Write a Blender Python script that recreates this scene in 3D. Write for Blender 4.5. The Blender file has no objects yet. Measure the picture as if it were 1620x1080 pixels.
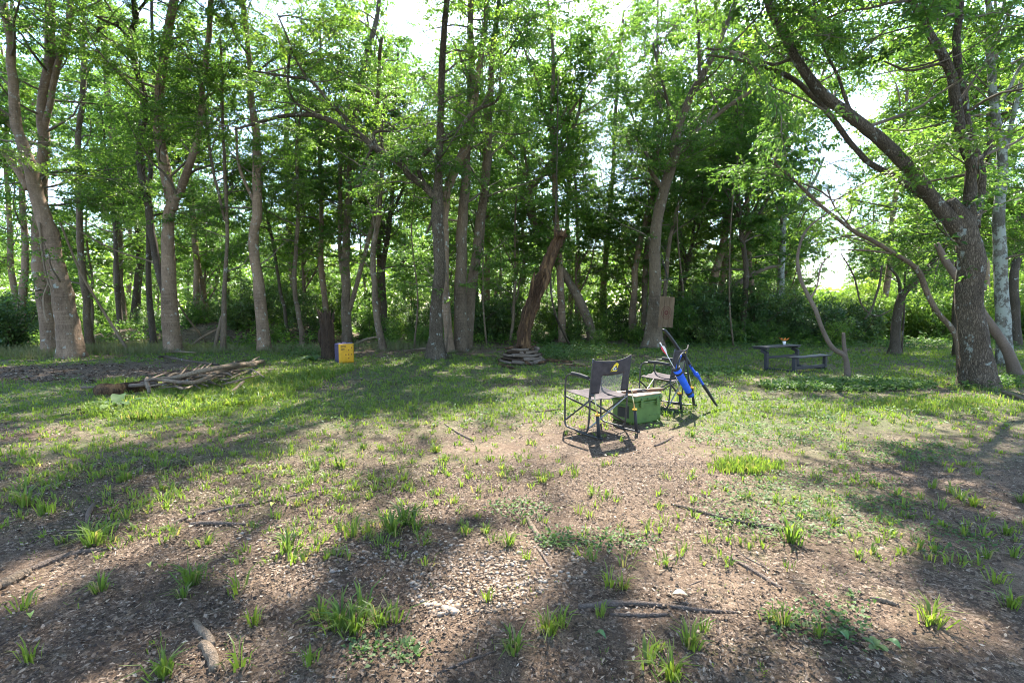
import bpy, bmesh, math, random
import numpy as np
from mathutils import Vector, Matrix
random.seed(7)
R = np.random.default_rng(11)
C = bpy.context.scene.collection
sc = bpy.context.scene

# ------------------------------------------------------------------ camera, sky, sun, exposure
F = 765.0                      # focal length in photo pixels (1620 wide)
CAM = np.array([0.0, 0.0, 1.45])
PITCH = math.atan(50.0 / F)
cam_d = bpy.data.cameras.new('camera'); cam = bpy.data.objects.new('camera', cam_d); C.objects.link(cam)
cam.location = CAM; cam.rotation_euler = (math.pi / 2 - PITCH, 0, 0)
cam_d.sensor_width = 36; cam_d.lens = F / 1620 * 36; cam_d.clip_end = 2000; cam_d.clip_start = 0.05
sc.camera = cam
SUN_EL, SUN_AZ = math.radians(50), math.radians(9)      # azimuth to the right of straight ahead
SD = np.array([math.cos(SUN_EL) * math.sin(SUN_AZ), math.cos(SUN_EL) * math.cos(SUN_AZ), math.sin(SUN_EL)])
w = bpy.data.worlds.new('World'); sc.world = w; w.use_nodes = True
wn = w.node_tree; bgn = wn.nodes['Background']
sky = wn.nodes.new('ShaderNodeTexSky'); sky.sky_type = 'NISHITA'; sky.sun_disc = False
sky.sun_elevation = SUN_EL; sky.sun_rotation = SUN_AZ
sky.air_density = 1.0; sky.dust_density = 0.8; sky.ozone_density = 2.2
wn.links.new(sky.outputs[0], bgn.inputs[0]); bgn.inputs[1].default_value = 0.10
sun_d = bpy.data.lights.new('sun', 'SUN'); sun_d.energy = 2.8; sun_d.angle = math.radians(0.53); sun_d.color = (1.0, 0.95, 0.87)
sun = bpy.data.objects.new('sun', sun_d); C.objects.link(sun)
sun.rotation_euler = Vector(SD).to_track_quat('Z', 'Y').to_euler()
sc.view_settings.view_transform = 'Standard'; sc.view_settings.look = 'None'
sc.view_settings.exposure = 2.9; sc.view_settings.gamma = 1.0; sc.view_settings.use_curve_mapping = False
sc.render.engine = 'CYCLES'
sc.cycles.use_denoising = True; sc.cycles.filter_width = 1.0
sc.cycles.max_bounces = 8; sc.cycles.transparent_max_bounces = 6
sc.cycles.diffuse_bounces = 4; sc.cycles.transmission_bounces = 4

# ------------------------------------------------------------------ projection helpers
cp, sp = math.cos(PITCH), math.sin(PITCH)
FWD = np.array([0, cp, -sp]); UP = np.array([0, sp, cp])
def ray(u, v):
    return np.array([(u - 810) / F, 0, 0]) + FWD - UP * (v - 540) / F
def P(u, v, Y):
    d = ray(u, v); return CAM + d * (Y / d[1])
def G(u, v, z=0.0):
    d = ray(u, v); t = (z - CAM[2]) / d[2]; return CAM + d * t
def px(x, y, z=0.0):
    x = np.asarray(x, float); y = np.asarray(y, float)
    dz = z - CAM[2]
    f = y * cp - dz * sp; f = np.where(f < 0.2, 0.2, f)
    return 810 + F * x / f, 540 - F * (y * sp + dz * cp) / f

# ------------------------------------------------------------------ noise
_perm = np.random.default_rng(3).random((64, 64, 64)).astype(np.float32)
def vnoise(x, y, z=0.0):
    x, y, z = np.broadcast_arrays(np.asarray(x, float), np.asarray(y, float), np.asarray(z, float))
    xi, yi, zi = np.floor(x), np.floor(y), np.floor(z)
    fx, fy, fz = x - xi, y - yi, z - zi
    fx = fx * fx * (3 - 2 * fx); fy = fy * fy * (3 - 2 * fy); fz = fz * fz * (3 - 2 * fz)
    xi = xi.astype(int) & 63; yi = yi.astype(int) & 63; zi = zi.astype(int) & 63
    x1, y1, z1 = (xi + 1) & 63, (yi + 1) & 63, (zi + 1) & 63
    p = _perm
    a = p[xi, yi, zi] * (1 - fx) + p[x1, yi, zi] * fx
    b = p[xi, y1, zi] * (1 - fx) + p[x1, y1, zi] * fx
    c = p[xi, yi, z1] * (1 - fx) + p[x1, yi, z1] * fx
    d = p[xi, y1, z1] * (1 - fx) + p[x1, y1, z1] * fx
    return ((a * (1 - fy) + b * fy) * (1 - fz) + (c * (1 - fy) + d * fy) * fz) * 2 - 1
def fbm(x, y, z=0.0, o=3):
    s, a, f = 0, 1.0, 1.0
    for k in range(o):
        s = s + a * vnoise(np.asarray(x) * f + 17.3 * k, np.asarray(y) * f + 5.1 * k, np.asarray(z) * f); a *= .5; f *= 2.03
    return s / 1.75

# ------------------------------------------------------------------ terrain height
def gh(x, y):
    x = np.asarray(x, float); y = np.asarray(y, float)
    h = 0.035 * fbm(x * .35, y * .35) + 0.012 * vnoise(x * 1.7, y * 1.7, 4.0)
    far = np.clip((y - 22) / 20, 0, 1)
    h = h + far * 0.25 * fbm(x * .08, y * .08, 9.0)
    # leaf-litter berm at the back left
    d = (y - (23.5 + 0.12 * (x + 14))) / 2.2
    h = h + 0.75 * np.exp(-d * d) * np.clip(1 - ((x + 13.5) / 7.5) ** 2, 0, 1) * (1 + .3 * vnoise(x * .8, y * .8, 2.0))
    return h
def onG(u, v):
    p = G(u, v); 
    for _ in range(3): p = G(u, v, float(gh(p[0], p[1])))
    return p

# ------------------------------------------------------------------ sun patches wanted on the ground; leaves that would shade them are cut
LIT = [(290,812,190,26),(60,915,130,26),(480,880,110,22),(600,835,70,11),(735,985,140,46),(850,915,60,30),
       (1060,872,58,36),(1230,1010,250,42),(1010,1045,110,30),(1180,742,66,24),(1400,752,85,13),(1560,792,95,18),
       (1390,880,130,18),(1570,1000,110,30),(820,692,95,16),(930,705,65,14),(1030,716,70,20),(700,722,60,9),
       (600,628,60,7),(540,732,60,11),(450,772,60,10),(1000,602,80,6),(1300,598,150,9),(1430,626,120,9),
       (1550,650,100,11),(1250,642,80,6),(1120,612,60,7),(1085,652,50,8),(180,590,210,7),(30,628,60,7),
       (655,642,50,6),(480,642,60,6),(1180,668,70,7),(905,650,50,6),(1340,700,60,8),(560,668,40,6),(380,905,60,12),
       (1120,985,70,30),(640,1040,70,20)]
LIT += [(330,618,190,12),(1280,628,230,12),(860,606,120,8),(1090,690,120,14),(700,600,90,7),(1450,668,150,12),(520,612,90,8)]
LIT = [(a, b, c * 1.05, d * 1.15 + 4) if b > 720 else (a, b, c, d) for a, b, c, d in LIT]
def lit(gx, gy):
    u, v = px(gx, gy)
    wz = 14 * fbm(gx * 1.6, gy * 1.6, 7.0) ; s = np.clip((v - 480) / 300, .15, 1)
    u = u + wz * s * 3; v = v + wz * s * 1.2
    best = np.full(np.shape(u), -9.0)
    for (cu, cv, a, b) in LIT:
        th = math.atan2(cv - 490, cu - 950)
        if cv < 670: th = 0.0
        du, dv = u - cu, v - cv
        p = du * math.cos(th) + dv * math.sin(th); q = -du * math.sin(th) + dv * math.cos(th)
        best = np.maximum(best, 1 - np.sqrt((p / a) ** 2 + (q / b) ** 2))
    dap = (fbm(gx * 1.15, gy * 1.15, 33.0) - np.where(v < 720, .06, .30)) * 1.6
    best = np.maximum(best, dap)
    best = best + .22 * fbm(gx * 4.0, gy * 4.0, 1.0)
    return best
def keep_mask(pts, thin=0.04):
    z = pts[:, 2]; gx = pts[:, 0] - SD[0] / SD[2] * z; gy = pts[:, 1] - SD[1] / SD[2] * z
    k = np.ones(len(pts), bool)
    near = (gy > 1.2) & (gy < 17) & (z > 1.2)
    l = lit(gx[near], gy[near])
    q = pts[near]; f_ = q[:, 1] * cp - (q[:, 2] - CAM[2]) * sp; vv = 540 - F * (q[:, 1] * sp + (q[:, 2] - CAM[2]) * cp) / np.maximum(f_, .2)
    th = np.where((vv > -30) & (q[:, 1] > 11), max(thin, .42), thin)     # low visible boughs are only thinned
    k[near] = ~((l > 0) & (R.random(near.sum()) > th))
    return k

# ------------------------------------------------------------------ objects and tagging
def tag(o, label=None, cat=None, group=None, kind=None):
    if label: o['label'] = label
    if cat: o['category'] = cat
    if group: o['group'] = group
    if kind: o['kind'] = kind
    return o
def empty(name, loc, rz=0.0):
    o = bpy.data.objects.new(name, None); C.objects.link(o); o.location = [float(c) for c in loc]; o.rotation_euler = (0, 0, rz)
    o.empty_display_size = .2
    return o
class MB:
    """collects quads (a triangle repeats nothing: 3-vertex faces kept apart)"""
    def __init__(s): s.v = []; s.q = []; s.t = []; s.r = []; s.n = 0
    def add(s, v, q=None, t=None, rnd=None):
        v = np.asarray(v, np.float32).reshape(-1, 3)
        if q is not None and len(q): s.q.append(np.asarray(q, np.int32) + s.n)
        if t is not None and len(t): s.t.append(np.asarray(t, np.int32) + s.n)
        s.v.append(v)
        rr = np.full(len(v), random.random(), np.float32) if rnd is None else np.broadcast_to(np.asarray(rnd, np.float32), (len(v),))
        s.r.append(rr); s.n += len(v)
    def build(s, name, mat, parent=None, origin=(0, 0, 0), smooth=True):
        me = bpy.data.meshes.new(name)
        if s.n:
            v = np.concatenate(s.v) - np.asarray(origin, np.float32)
            q = np.concatenate(s.q) if s.q else np.zeros((0, 4), np.int32)
            t = np.concatenate(s.t) if s.t else np.zeros((0, 3), np.int32)
            me.vertices.add(len(v)); me.vertices.foreach_set('co', v.ravel().astype(np.float32))
            nl = len(q) * 4 + len(t) * 3; me.loops.add(nl)
            me.loops.foreach_set('vertex_index', np.concatenate([q.ravel(), t.ravel()]).astype(np.int32))
            me.polygons.add(len(q) + len(t))
            st = np.concatenate([np.arange(len(q)) * 4, len(q) * 4 + np.arange(len(t)) * 3]).astype(np.int32)
            me.polygons.foreach_set('loop_start', st)
            me.polygons.foreach_set('use_smooth', np.full(len(st), smooth))
            me.update(calc_edges=True)
            a = me.attributes.new('rnd', 'FLOAT', 'POINT'); a.data.foreach_set('value', np.concatenate(s.r).astype(np.float32))
            me.validate()
        me.materials.append(mat)
        o = bpy.data.objects.new(name, me); C.objects.link(o)
        if parent is not None: o.parent = parent
        else: o.location = [float(c) for c in origin]
        return o
def copy_tree(o, parent=None):
    c = o.copy(); C.objects.link(c)
    if parent is not None: c.parent = parent
    for ch in list(o.children): copy_tree(ch, c)
    return c

def crom(pts, n):
    """Catmull-Rom resample of rows (any columns) with n steps per span"""
    pts = np.asarray(pts, float)
    if len(pts) < 3:
        t = np.linspace(0, 1, n * (len(pts) - 1) + 1)[:, None]; return pts[0] * (1 - t) + pts[-1] * t
    e = np.vstack([2 * pts[0] - pts[1], pts, 2 * pts[-1] - pts[-2]]); out = []
    for i in range(1, len(e) - 2):
        for k in range(n):
            t = k / n
            out.append(.5 * ((2 * e[i]) + (-e[i-1] + e[i+1]) * t + (2*e[i-1] - 5*e[i] + 4*e[i+1] - e[i+2]) * t*t + (-e[i-1] + 3*e[i] - 3*e[i+1] + e[i+2]) * t**3))
    out.append(pts[-1]); return np.array(out)

def tube(mb, pts, rad, k=8, rough=0.0, cap=True, rnd=None, flare=None, ns=1.0, ridge=0.0):
    pts = np.asarray(pts, float); n = len(pts); rad = np.broadcast_to(np.asarray(rad, float), (n,)).copy()
    tan = np.gradient(pts, axis=0); tan /= np.linalg.norm(tan, axis=1)[:, None] + 1e-9
    a = np.array([1.0, 0, 0]) if abs(tan[0][0]) < .8 else np.array([0, 1.0, 0])
    N = np.zeros((n, 3)); nn = a - tan[0] * a.dot(tan[0]); nn /= np.linalg.norm(nn)
    for i in range(n):
        nn = nn - tan[i] * nn.dot(tan[i]); nn = nn / (np.linalg.norm(nn) + 1e-9); N[i] = nn
    B = np.cross(tan, N)
    th = np.linspace(0, 2 * math.pi, k, endpoint=False)
    rr = rad[:, None] * np.ones((n, k))
    if flare is not None:
        z = pts[:, 2:3] - flare[0]; ph = flare[1]
        rr *= 1 + .22 * np.exp(-np.clip(z, 0, 9) / (.16 + rad[0] * .3)) + .16 * np.exp(-np.clip(z, 0, 9) / .3) * np.cos(5 * th[None, :] + ph)
    if ridge:
        zz = np.linspace(0, 1, n)[:, None]
        rr *= 1 + ridge * (np.cos(4 * th + 5 * zz) * .5 + .6 * np.abs(np.sin(5.5 * th + 3 * zz + 2 * vnoise(zz * 7, 3.0, 0))) - .3) + ridge * .5 * vnoise(np.cos(th) * 6 + zz * 2, np.sin(th) * 6, zz * 9)
    if rough:
        cx = pts[:, None, 0] + np.cos(th) * rad[:, None]; cy = pts[:, None, 1] + np.sin(th) * rad[:, None]
        rr *= 1 + rough * fbm(cx * 9 * ns, cy * 9 * ns, pts[:, None, 2] * 2.2 * ns)
    V = pts[:, None, :] + rr[..., None] * (np.cos(th)[None, :, None] * N[:, None, :] + np.sin(th)[None, :, None] * B[:, None, :])
    V = V.reshape(-1, 3)
    i = np.arange(n - 1)[:, None] * k; j = np.arange(k)[None, :]; j2 = (j + 1) % k
    q = np.stack([i + j, i + j2, i + k + j2, i + k + j], -1).reshape(-1, 4)
    t = None
    if cap:
        V = np.vstack([V, pts[0], pts[-1]]); c0, c1 = n * k, n * k + 1
        jj = np.arange(k); j3 = (jj + 1) % k
        t = np.vstack([np.stack([np.full(k, c0), j3, jj], -1), np.stack([np.full(k, c1), (n-1)*k + jj, (n-1)*k + j3], -1)])
    mb.add(V, q, t, rnd)

def box(mb, c, s, rot=None, bev=0.0, rnd=None):
    """box centre c, full size s; bevelled through a chamfered outline when bev"""
    hx, hy, hz = [d / 2 for d in s]
    if bev <= 0:
        v = np.array([[x, y, z] for x in (-hx, hx) for y in (-hy, hy) for z in (-hz, hz)])
        q = [[0,1,3,2],[4,6,7,5],[0,4,5,1],[2,3,7,6],[0,2,6,4],[1,5,7,3]]
        t = None
    else:
        b = bev; v = []; idx = {}
        for x in (-1, 1):
            for y in (-1, 1):
                for z in (-1, 1):
                    for ax in range(3):
                        p = [x * (hx - b), y * (hy - b), z * (hz - b)]; p[ax] = (x*hx, y*hy, z*hz)[ax]
                        idx[(x, y, z, ax)] = len(v); v.append(p)
        q = []; t = []
        for s1 in (-1, 1):
            q.append([idx[(s1,-1,-1,0)], idx[(s1,1,-1,0)], idx[(s1,1,1,0)], idx[(s1,-1,1,0)]][::s1])
            q.append([idx[(-1,s1,-1,1)], idx[(-1,s1,1,1)], idx[(1,s1,1,1)], idx[(1,s1,-1,1)]][::s1])
            q.append([idx[(-1,-1,s1,2)], idx[(1,-1,s1,2)], idx[(1,1,s1,2)], idx[(-1,1,s1,2)]][::s1])
            for s2 in (-1, 1):
                q.append([idx[(s1,s2,-1,0)], idx[(s1,s2,-1,1)], idx[(s1,s2,1,1)], idx[(s1,s2,1,0)]][::-s1*s2])
                q.append([idx[(s1,-1,s2,0)], idx[(s1,1,s2,0)], idx[(s1,1,s2,2)], idx[(s1,-1,s2,2)]][::-s1*s2])
                q.append([idx[(-1,s1,s2,1)], idx[(1,s1,s2,1)], idx[(1,s1,s2,2)], idx[(-1,s1,s2,2)]][::s1*s2])
                for s3 in (-1, 1): t.append([idx[(s1,s2,s3,0)], idx[(s1,s2,s3,1)], idx[(s1,s2,s3,2)]][::s1*s2*s3])
        v = np.array(v)
    if rot is not None: v = v @ np.array(rot.to_3x3()).T
    mb.add(v + np.asarray(c), q, t, rnd)

# ------------------------------------------------------------------ materials
def nodes(name):
    m = bpy.data.materials.new(name); m.use_nodes = True
    nt = m.node_tree; b = nt.nodes['Principled BSDF']; return m, nt, b
def N(nt, t, **kw):
    n = nt.nodes.new(t)
    for k, v in kw.items(): setattr(n, k, v)
    return n
def ramp(nt, stops, fac, interp='LINEAR'):
    r = N(nt, 'ShaderNodeValToRGB'); cr = r.color_ramp; cr.interpolation = interp
    while len(cr.elements) < len(stops): cr.elements.new(.5)
    for e, (p, c) in zip(cr.elements, stops): e.position = p; e.color = (*c, 1)
    nt.links.new(fac, r.inputs[0]); return r
def noise(nt, scale, vec=None, detail=5, rough=.6, dist=0.0):
    n = N(nt, 'ShaderNodeTexNoise'); n.inputs['Scale'].default_value = scale; n.inputs['Detail'].default_value = detail
    n.inputs['Roughness'].default_value = rough; n.inputs['Distortion'].default_value = dist
    if vec is not None: nt.links.new(vec, n.inputs['Vector'])
    return n
def mapping(nt, scale, src='Object'):
    tc = N(nt, 'ShaderNodeTexCoord'); mp = N(nt, 'ShaderNodeMapping'); mp.inputs['Scale'].default_value = scale
    nt.links.new(tc.outputs[src], mp.inputs['Vector']); return mp.outputs[0]
def bump(nt, h, b, strength=.5, dist=.02):
    bp = N(nt, 'ShaderNodeBump'); bp.inputs['Strength'].default_value = strength; bp.inputs['Distance'].default_value = dist
    nt.links.new(h, bp.inputs['Height']); nt.links.new(bp.outputs[0], b.inputs['Normal']); return bp
def mixc(nt, f, a, b, mode='MIX'):
    m = N(nt, 'ShaderNodeMix', data_type='RGBA', blend_type=mode)
    for s, i in ((f, 0), (a, 6), (b, 7)):
        if isinstance(s, (int, float)): m.inputs[i].default_value = s
        elif isinstance(s, tuple): m.inputs[i].default_value = (*s, 1)
        else: nt.links.new(s, m.inputs[i])
    return m.outputs[2]

def leaf_mat(name, stops, tr=(1.5, 1.6, .8), mix=.42, rough=.42):
    m, nt, b = nodes(name)
    at = N(nt, 'ShaderNodeAttribute', attribute_name='rnd')
    r = ramp(nt, stops, at.outputs['Fac'])
    oi = N(nt, 'ShaderNodeObjectInfo'); ov = ramp(nt, [(0, (.72,.80,.85)), (.5, (1,1,1)), (1, (1.22,1.12,.95))], oi.outputs['Random'])
    class _r: outputs = [mixc(nt, 1.0, r.outputs[0], ov.outputs[0], 'MULTIPLY')]
    r = _r
    nt.links.new(r.outputs[0], b.inputs['Base Color']); b.inputs['Roughness'].default_value = rough
    b.inputs['Specular IOR Level'].default_value = .4
    tl = N(nt, 'ShaderNodeBsdfTranslucent')
    nt.links.new(mixc(nt, 1.0, r.outputs[0], tr, 'MULTIPLY'), tl.inputs[0])
    ms = N(nt, 'ShaderNodeMixShader'); ms.inputs[0].default_value = mix
    nt.links.new(b.outputs[0], ms.inputs[1]); nt.links.new(tl.outputs[0], ms.inputs[2])
    nt.links.new(ms.outputs[0], nt.nodes['Material Output'].inputs[0]); return m
M = {}
M['leaf'] = leaf_mat('canopy_leaf', [(0, (.052,.10,.028)), (.5, (.092,.165,.042)), (1, (.15,.225,.058))], tr=(2.1, 2.25, 1.05), mix=.52)
M['leaf_dark'] = leaf_mat('dark_glossy_leaf', [(0, (.05,.095,.034)), (.6, (.09,.15,.048)), (1, (.15,.21,.06))], tr=(1.5,1.7,.8), mix=.3, rough=.33)
M['leaf_sunlit'] = leaf_mat('sunlit_leaf', [(0, (.10,.17,.04)), (1, (.17,.25,.06))], tr=(2.2, 2.3, 1.0), mix=.5)  # sunlight on right shrubs and far wood put into this lighter colour
M['grass'] = leaf_mat('grass_blade', [(0, (.075,.12,.028)), (.5, (.125,.185,.038)), (.84, (.18,.235,.05)), (1, (.27,.22,.12))], tr=(1.9, 2.0, .9), mix=.45, rough=.5)
M['herb'] = leaf_mat('weed_leaf', [(0, (.06,.11,.035)), (1, (.12,.19,.06))], tr=(1.6,1.8,.9), mix=.35, rough=.6)
M['drygrass'] = leaf_mat('dry_grass', [(0, (.20,.17,.09)), (1, (.14,.19,.06))], tr=(1.2,1.2,.8), mix=.3, rough=.6)

def bark(name, lo, hi, sc_=(14, 14, 3.2), furrow=.5, lichen=0.0, rings=0.0, bs=.7, streak=0.0):
    bs = min(1, bs * 1.5)
    m, nt, b = nodes(name)
    v = mapping(nt, sc_)
    n1 = noise(nt, 1.6, v, 6, .65, .4)
    vo = N(nt, 'ShaderNodeTexVoronoi'); vo.feature = 'DISTANCE_TO_EDGE'; vo.inputs['Scale'].default_value = 2.2
    nd = noise(nt, 2.0, v, 3); 
    ad = N(nt, 'ShaderNodeVectorMath', operation='MULTIPLY_ADD'); ad.inputs[1].default_value = (.9, .9, .9)
    nt.links.new(nd.outputs['Color'], ad.inputs[0]); nt.links.new(v, ad.inputs[2]); nt.links.new(ad.outputs[0], vo.inputs['Vector'])
    vr = N(nt, 'ShaderNodeMapRange'); vr.inputs[1].default_value = 0; vr.inputs[2].default_value = .25
    nt.links.new(vo.outputs[0], vr.inputs[0])
    mm = N(nt, 'ShaderNodeMath', operation='MULTIPLY_ADD'); mm.inputs[1].default_value = furrow
    nt.links.new(vr.outputs[0], mm.inputs[0]); nt.links.new(n1.outputs[0], mm.inputs[2])
    md = tuple((a + c) / 2 for a, c in zip(lo, hi))
    r = ramp(nt, [(.3, lo), (.35 + furrow * .45, md), (.6 + furrow * .75, hi)], mm.outputs[0])
    col = r.outputs[0]
    big = noise(nt, 1.1, mapping(nt, (1, 1, .7)), 4, .6)
    tone = ramp(nt, [(.3, (.58,.56,.54)), (.5, (.95,.93,.9)), (.7, (1.3,1.28,1.24))], big.outputs[0])
    col = mixc(nt, 1.0, col, tone.outputs[0], 'MULTIPLY')
    if lichen:
        ln = noise(nt, 5.5, mapping(nt, (1, 1, .8)), 6, .7)
        lr = ramp(nt, [(.62 - lichen * .2, (0,0,0)), (.68 - lichen * .2, (1,1,1))], ln.outputs[0])
        col = mixc(nt, lr.outputs[0], col, (.36,.38,.33))
    if rings:
        rn = noise(nt, 1.0, mapping(nt, (2, 2, 28)), 3, .5)
        rr = ramp(nt, [(.56, (0,0,0)), (.66, (1,1,1))], rn.outputs[0])
        f = N(nt, 'ShaderNodeMath', operation='MULTIPLY'); f.inputs[1].default_value = rings; nt.links.new(rr.outputs[0], f.inputs[0])
        col = mixc(nt, f.outputs[0], col, tuple(min(.5, c * 1.7) for c in hi))
    if streak:
        sn = noise(nt, 1.0, mapping(nt, (5, 5, .9)), 5, .65); sr = ramp(nt, [(.5, (0,0,0)), (.62, (1,1,1))], sn.outputs[0])
        f = N(nt, 'ShaderNodeMath', operation='MULTIPLY'); f.inputs[1].default_value = streak; nt.links.new(sr.outputs[0], f.inputs[0])
        col = mixc(nt, f.outputs[0], col, mixc(nt, 1.0, (.26,.14,.06), r.outputs[0], 'SCREEN'))
    nt.links.new(col, b.inputs['Base Color']); b.inputs['Roughness'].default_value = .92; b.inputs['Specular IOR Level'].default_value = .2
    bump(nt, mm.outputs[0], b, bs, .03); return m
M['bark_pink'] = bark('smooth_hackberry_bark', (.10,.068,.046), (.27,.19,.132), (11,11,4.5), .22, .14, .22, .6)
M['bark_grey'] = bark('grey_brown_bark', (.062,.046,.034), (.215,.162,.115), (16,16,3.5), .35, .1, .15, .7)
M['bark_dark'] = bark('dark_bark', (.045,.036,.028), (.13,.105,.08), (18,18,4), .4, .05, 0, .8)
M['bark_big'] = bark('furrowed_bark', (.036,.027,.020), (.185,.145,.105), (20,20,5), .75, .14, 0, 1.0)
M['bark_lichen'] = bark('lichen_bark', (.07,.062,.052), (.21,.195,.165), (16,16,6), .35, .75, 0, .7)
M['deadwood'] = bark('bleached_dead_wood', (.10,.072,.05), (.28,.215,.155), (26,26,2.2), .2, 0, 0, .6)
M['rotwood'] = bark('rotten_red_brown_wood', (.012,.008,.006), (.12,.069,.04), (22,22,1.6), .45, 0, 0, 1.0, .6)
M['stumpwood'] = bark('dark_shredded_wood', (.014,.010,.008), (.11,.072,.048), (34,34,1.2), .5, 0, 0, 1.0)
M['stick'] = bark('fallen_stick_bark', (.11,.08,.06), (.27,.21,.17), (30,30,30), .3, 0, 0, .6)
M['twig'] = bark('twig_bark', (.09,.075,.06), (.2,.165,.13), (20,20,20), .2, 0, 0, .3)

def plain(name, col, rough=.6, metal=0.0, spec=.4, grain=.12, gs=60, bs=.15, alpha=1.0):
    m, nt, b = nodes(name)
    n = noise(nt, gs, mapping(nt, (1, 1, 1)), 5)
    r = ramp(nt, [(.3, tuple(c * (1 - grain) for c in col)), (.7, tuple(min(1, c * (1 + grain)) for c in col))], n.outputs[0])
    nt.links.new(r.outputs[0], b.inputs['Base Color']); b.inputs['Roughness'].default_value = rough
    b.inputs['Metallic'].default_value = metal; b.inputs['Specular IOR Level'].default_value = spec
    b.inputs['Alpha'].default_value = alpha
    if bs: bump(nt, n.outputs[0], b, bs, .004)
    return m
M['tube'] = plain('grey_powder_coat', (.055,.052,.05), .45, .3, .5, .35, 25)
M['pad'] = plain('black_foam', (.025,.025,.026), .75)
M['fabric'] = plain('faded_charcoal_fabric', (.045,.036,.036), .9, grain=.4, gs=14, bs=.3)
M['fabric_seat'] = plain('sun_bleached_seat_fabric', (.072,.056,.058), .9, grain=.35, gs=10, bs=.3)
M['net'] = plain('grey_mesh_net', (.22,.21,.20), .8, alpha=.3)
M['yellow_ring'] = plain('orange_yellow_plastic', (.75,.38,.03), .45)
M['rod'] = plain('brass_rod', (.55,.45,.25), .35, .6)
M['green'] = plain('olive_green_plastic', (.075,.135,.028), .5, grain=.18, gs=9)
M['rubber'] = plain('black_rubber', (.02,.02,.02), .7)
M['woodboard'] = plain('tan_board', (.42,.27,.17), .6, grain=.2, gs=12)
M['stock'] = plain('walnut_stock', (.13,.06,.03), .4, grain=.3, gs=20)
M['steel'] = plain('blued_steel', (.05,.05,.055), .35, .7)
M['blue'] = plain('royal_blue_cloth', (.02,.10,.55), .7, grain=.2, gs=15)
M['bluegloss'] = plain('blue_lacquer', (.015,.08,.5), .3)
M['blackgloss'] = plain('black_limb', (.018,.018,.02), .4)
M['red'] = plain('red_fletching', (.6,.03,.04), .5)
M['white'] = plain('white_plastic', (.75,.75,.75), .5)
M['yellow'] = plain('yellow_target_cloth', (.62,.31,.015), .7, grain=.15, gs=8)
M['purple'] = plain('dark_purple_cloth', (.06,.045,.09), .8, grain=.3, gs=20)
M['lilac'] = plain('lilac_cloth', (.22,.18,.34), .7)
M['print'] = plain('brown_print', (.22,.09,.02), .8)
M['table'] = plain('dark_grey_composite', (.02,.02,.026), .5, grain=.3, gs=12)
M['orange'] = plain('orange_petal', (.8,.22,.03), .5)
M['ring_red'] = plain('faded_red_paint', (.10,.03,.02), .8, grain=.3, gs=30)
M['plank'] = bark('weathered_plank', (.085,.056,.038), (.21,.145,.095), (40,40,1.6), .1, 0, 0, .4)
M['logo_y'] = plain('yellow_print', (.75,.55,.03), .6)
M['logo_w'] = plain('white_print', (.7,.7,.7), .6)
M['dirtysteel'] = plain('pale_steel_tube', (.28,.27,.26), .4, .5)

# litter and pebbles: colour by piece
def piece_mat(name, stops, rough=.8, spec=.3):
    m, nt, b = nodes(name)
    at = N(nt, 'ShaderNodeAttribute', attribute_name='rnd'); r = ramp(nt, stops, at.outputs['Fac'])
    n = noise(nt, 90, mapping(nt, (1, 1, 1)), 3); t = ramp(nt, [(.3, (.75,.75,.75)), (.7, (1.15,1.15,1.15))], n.outputs[0])
    nt.links.new(mixc(nt, 1.0, r.outputs[0], t.outputs[0], 'MULTIPLY'), b.inputs['Base Color'])
    b.inputs['Roughness'].default_value = rough; b.inputs['Specular IOR Level'].default_value = spec; return m
M['litter'] = piece_mat('leaf_litter', [(0, (.03,.018,.011)), (.3, (.078,.047,.029)), (.65, (.17,.112,.070)), (.9, (.29,.21,.145)), (1, (.42,.34,.25))], .75)
M['pebble'] = piece_mat('pebble', [(0, (.15,.105,.07)), (.35, (.27,.185,.12)), (.6, (.33,.225,.14)), (.8, (.29,.235,.185)), (1, (.40,.33,.25))], .6)

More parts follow.
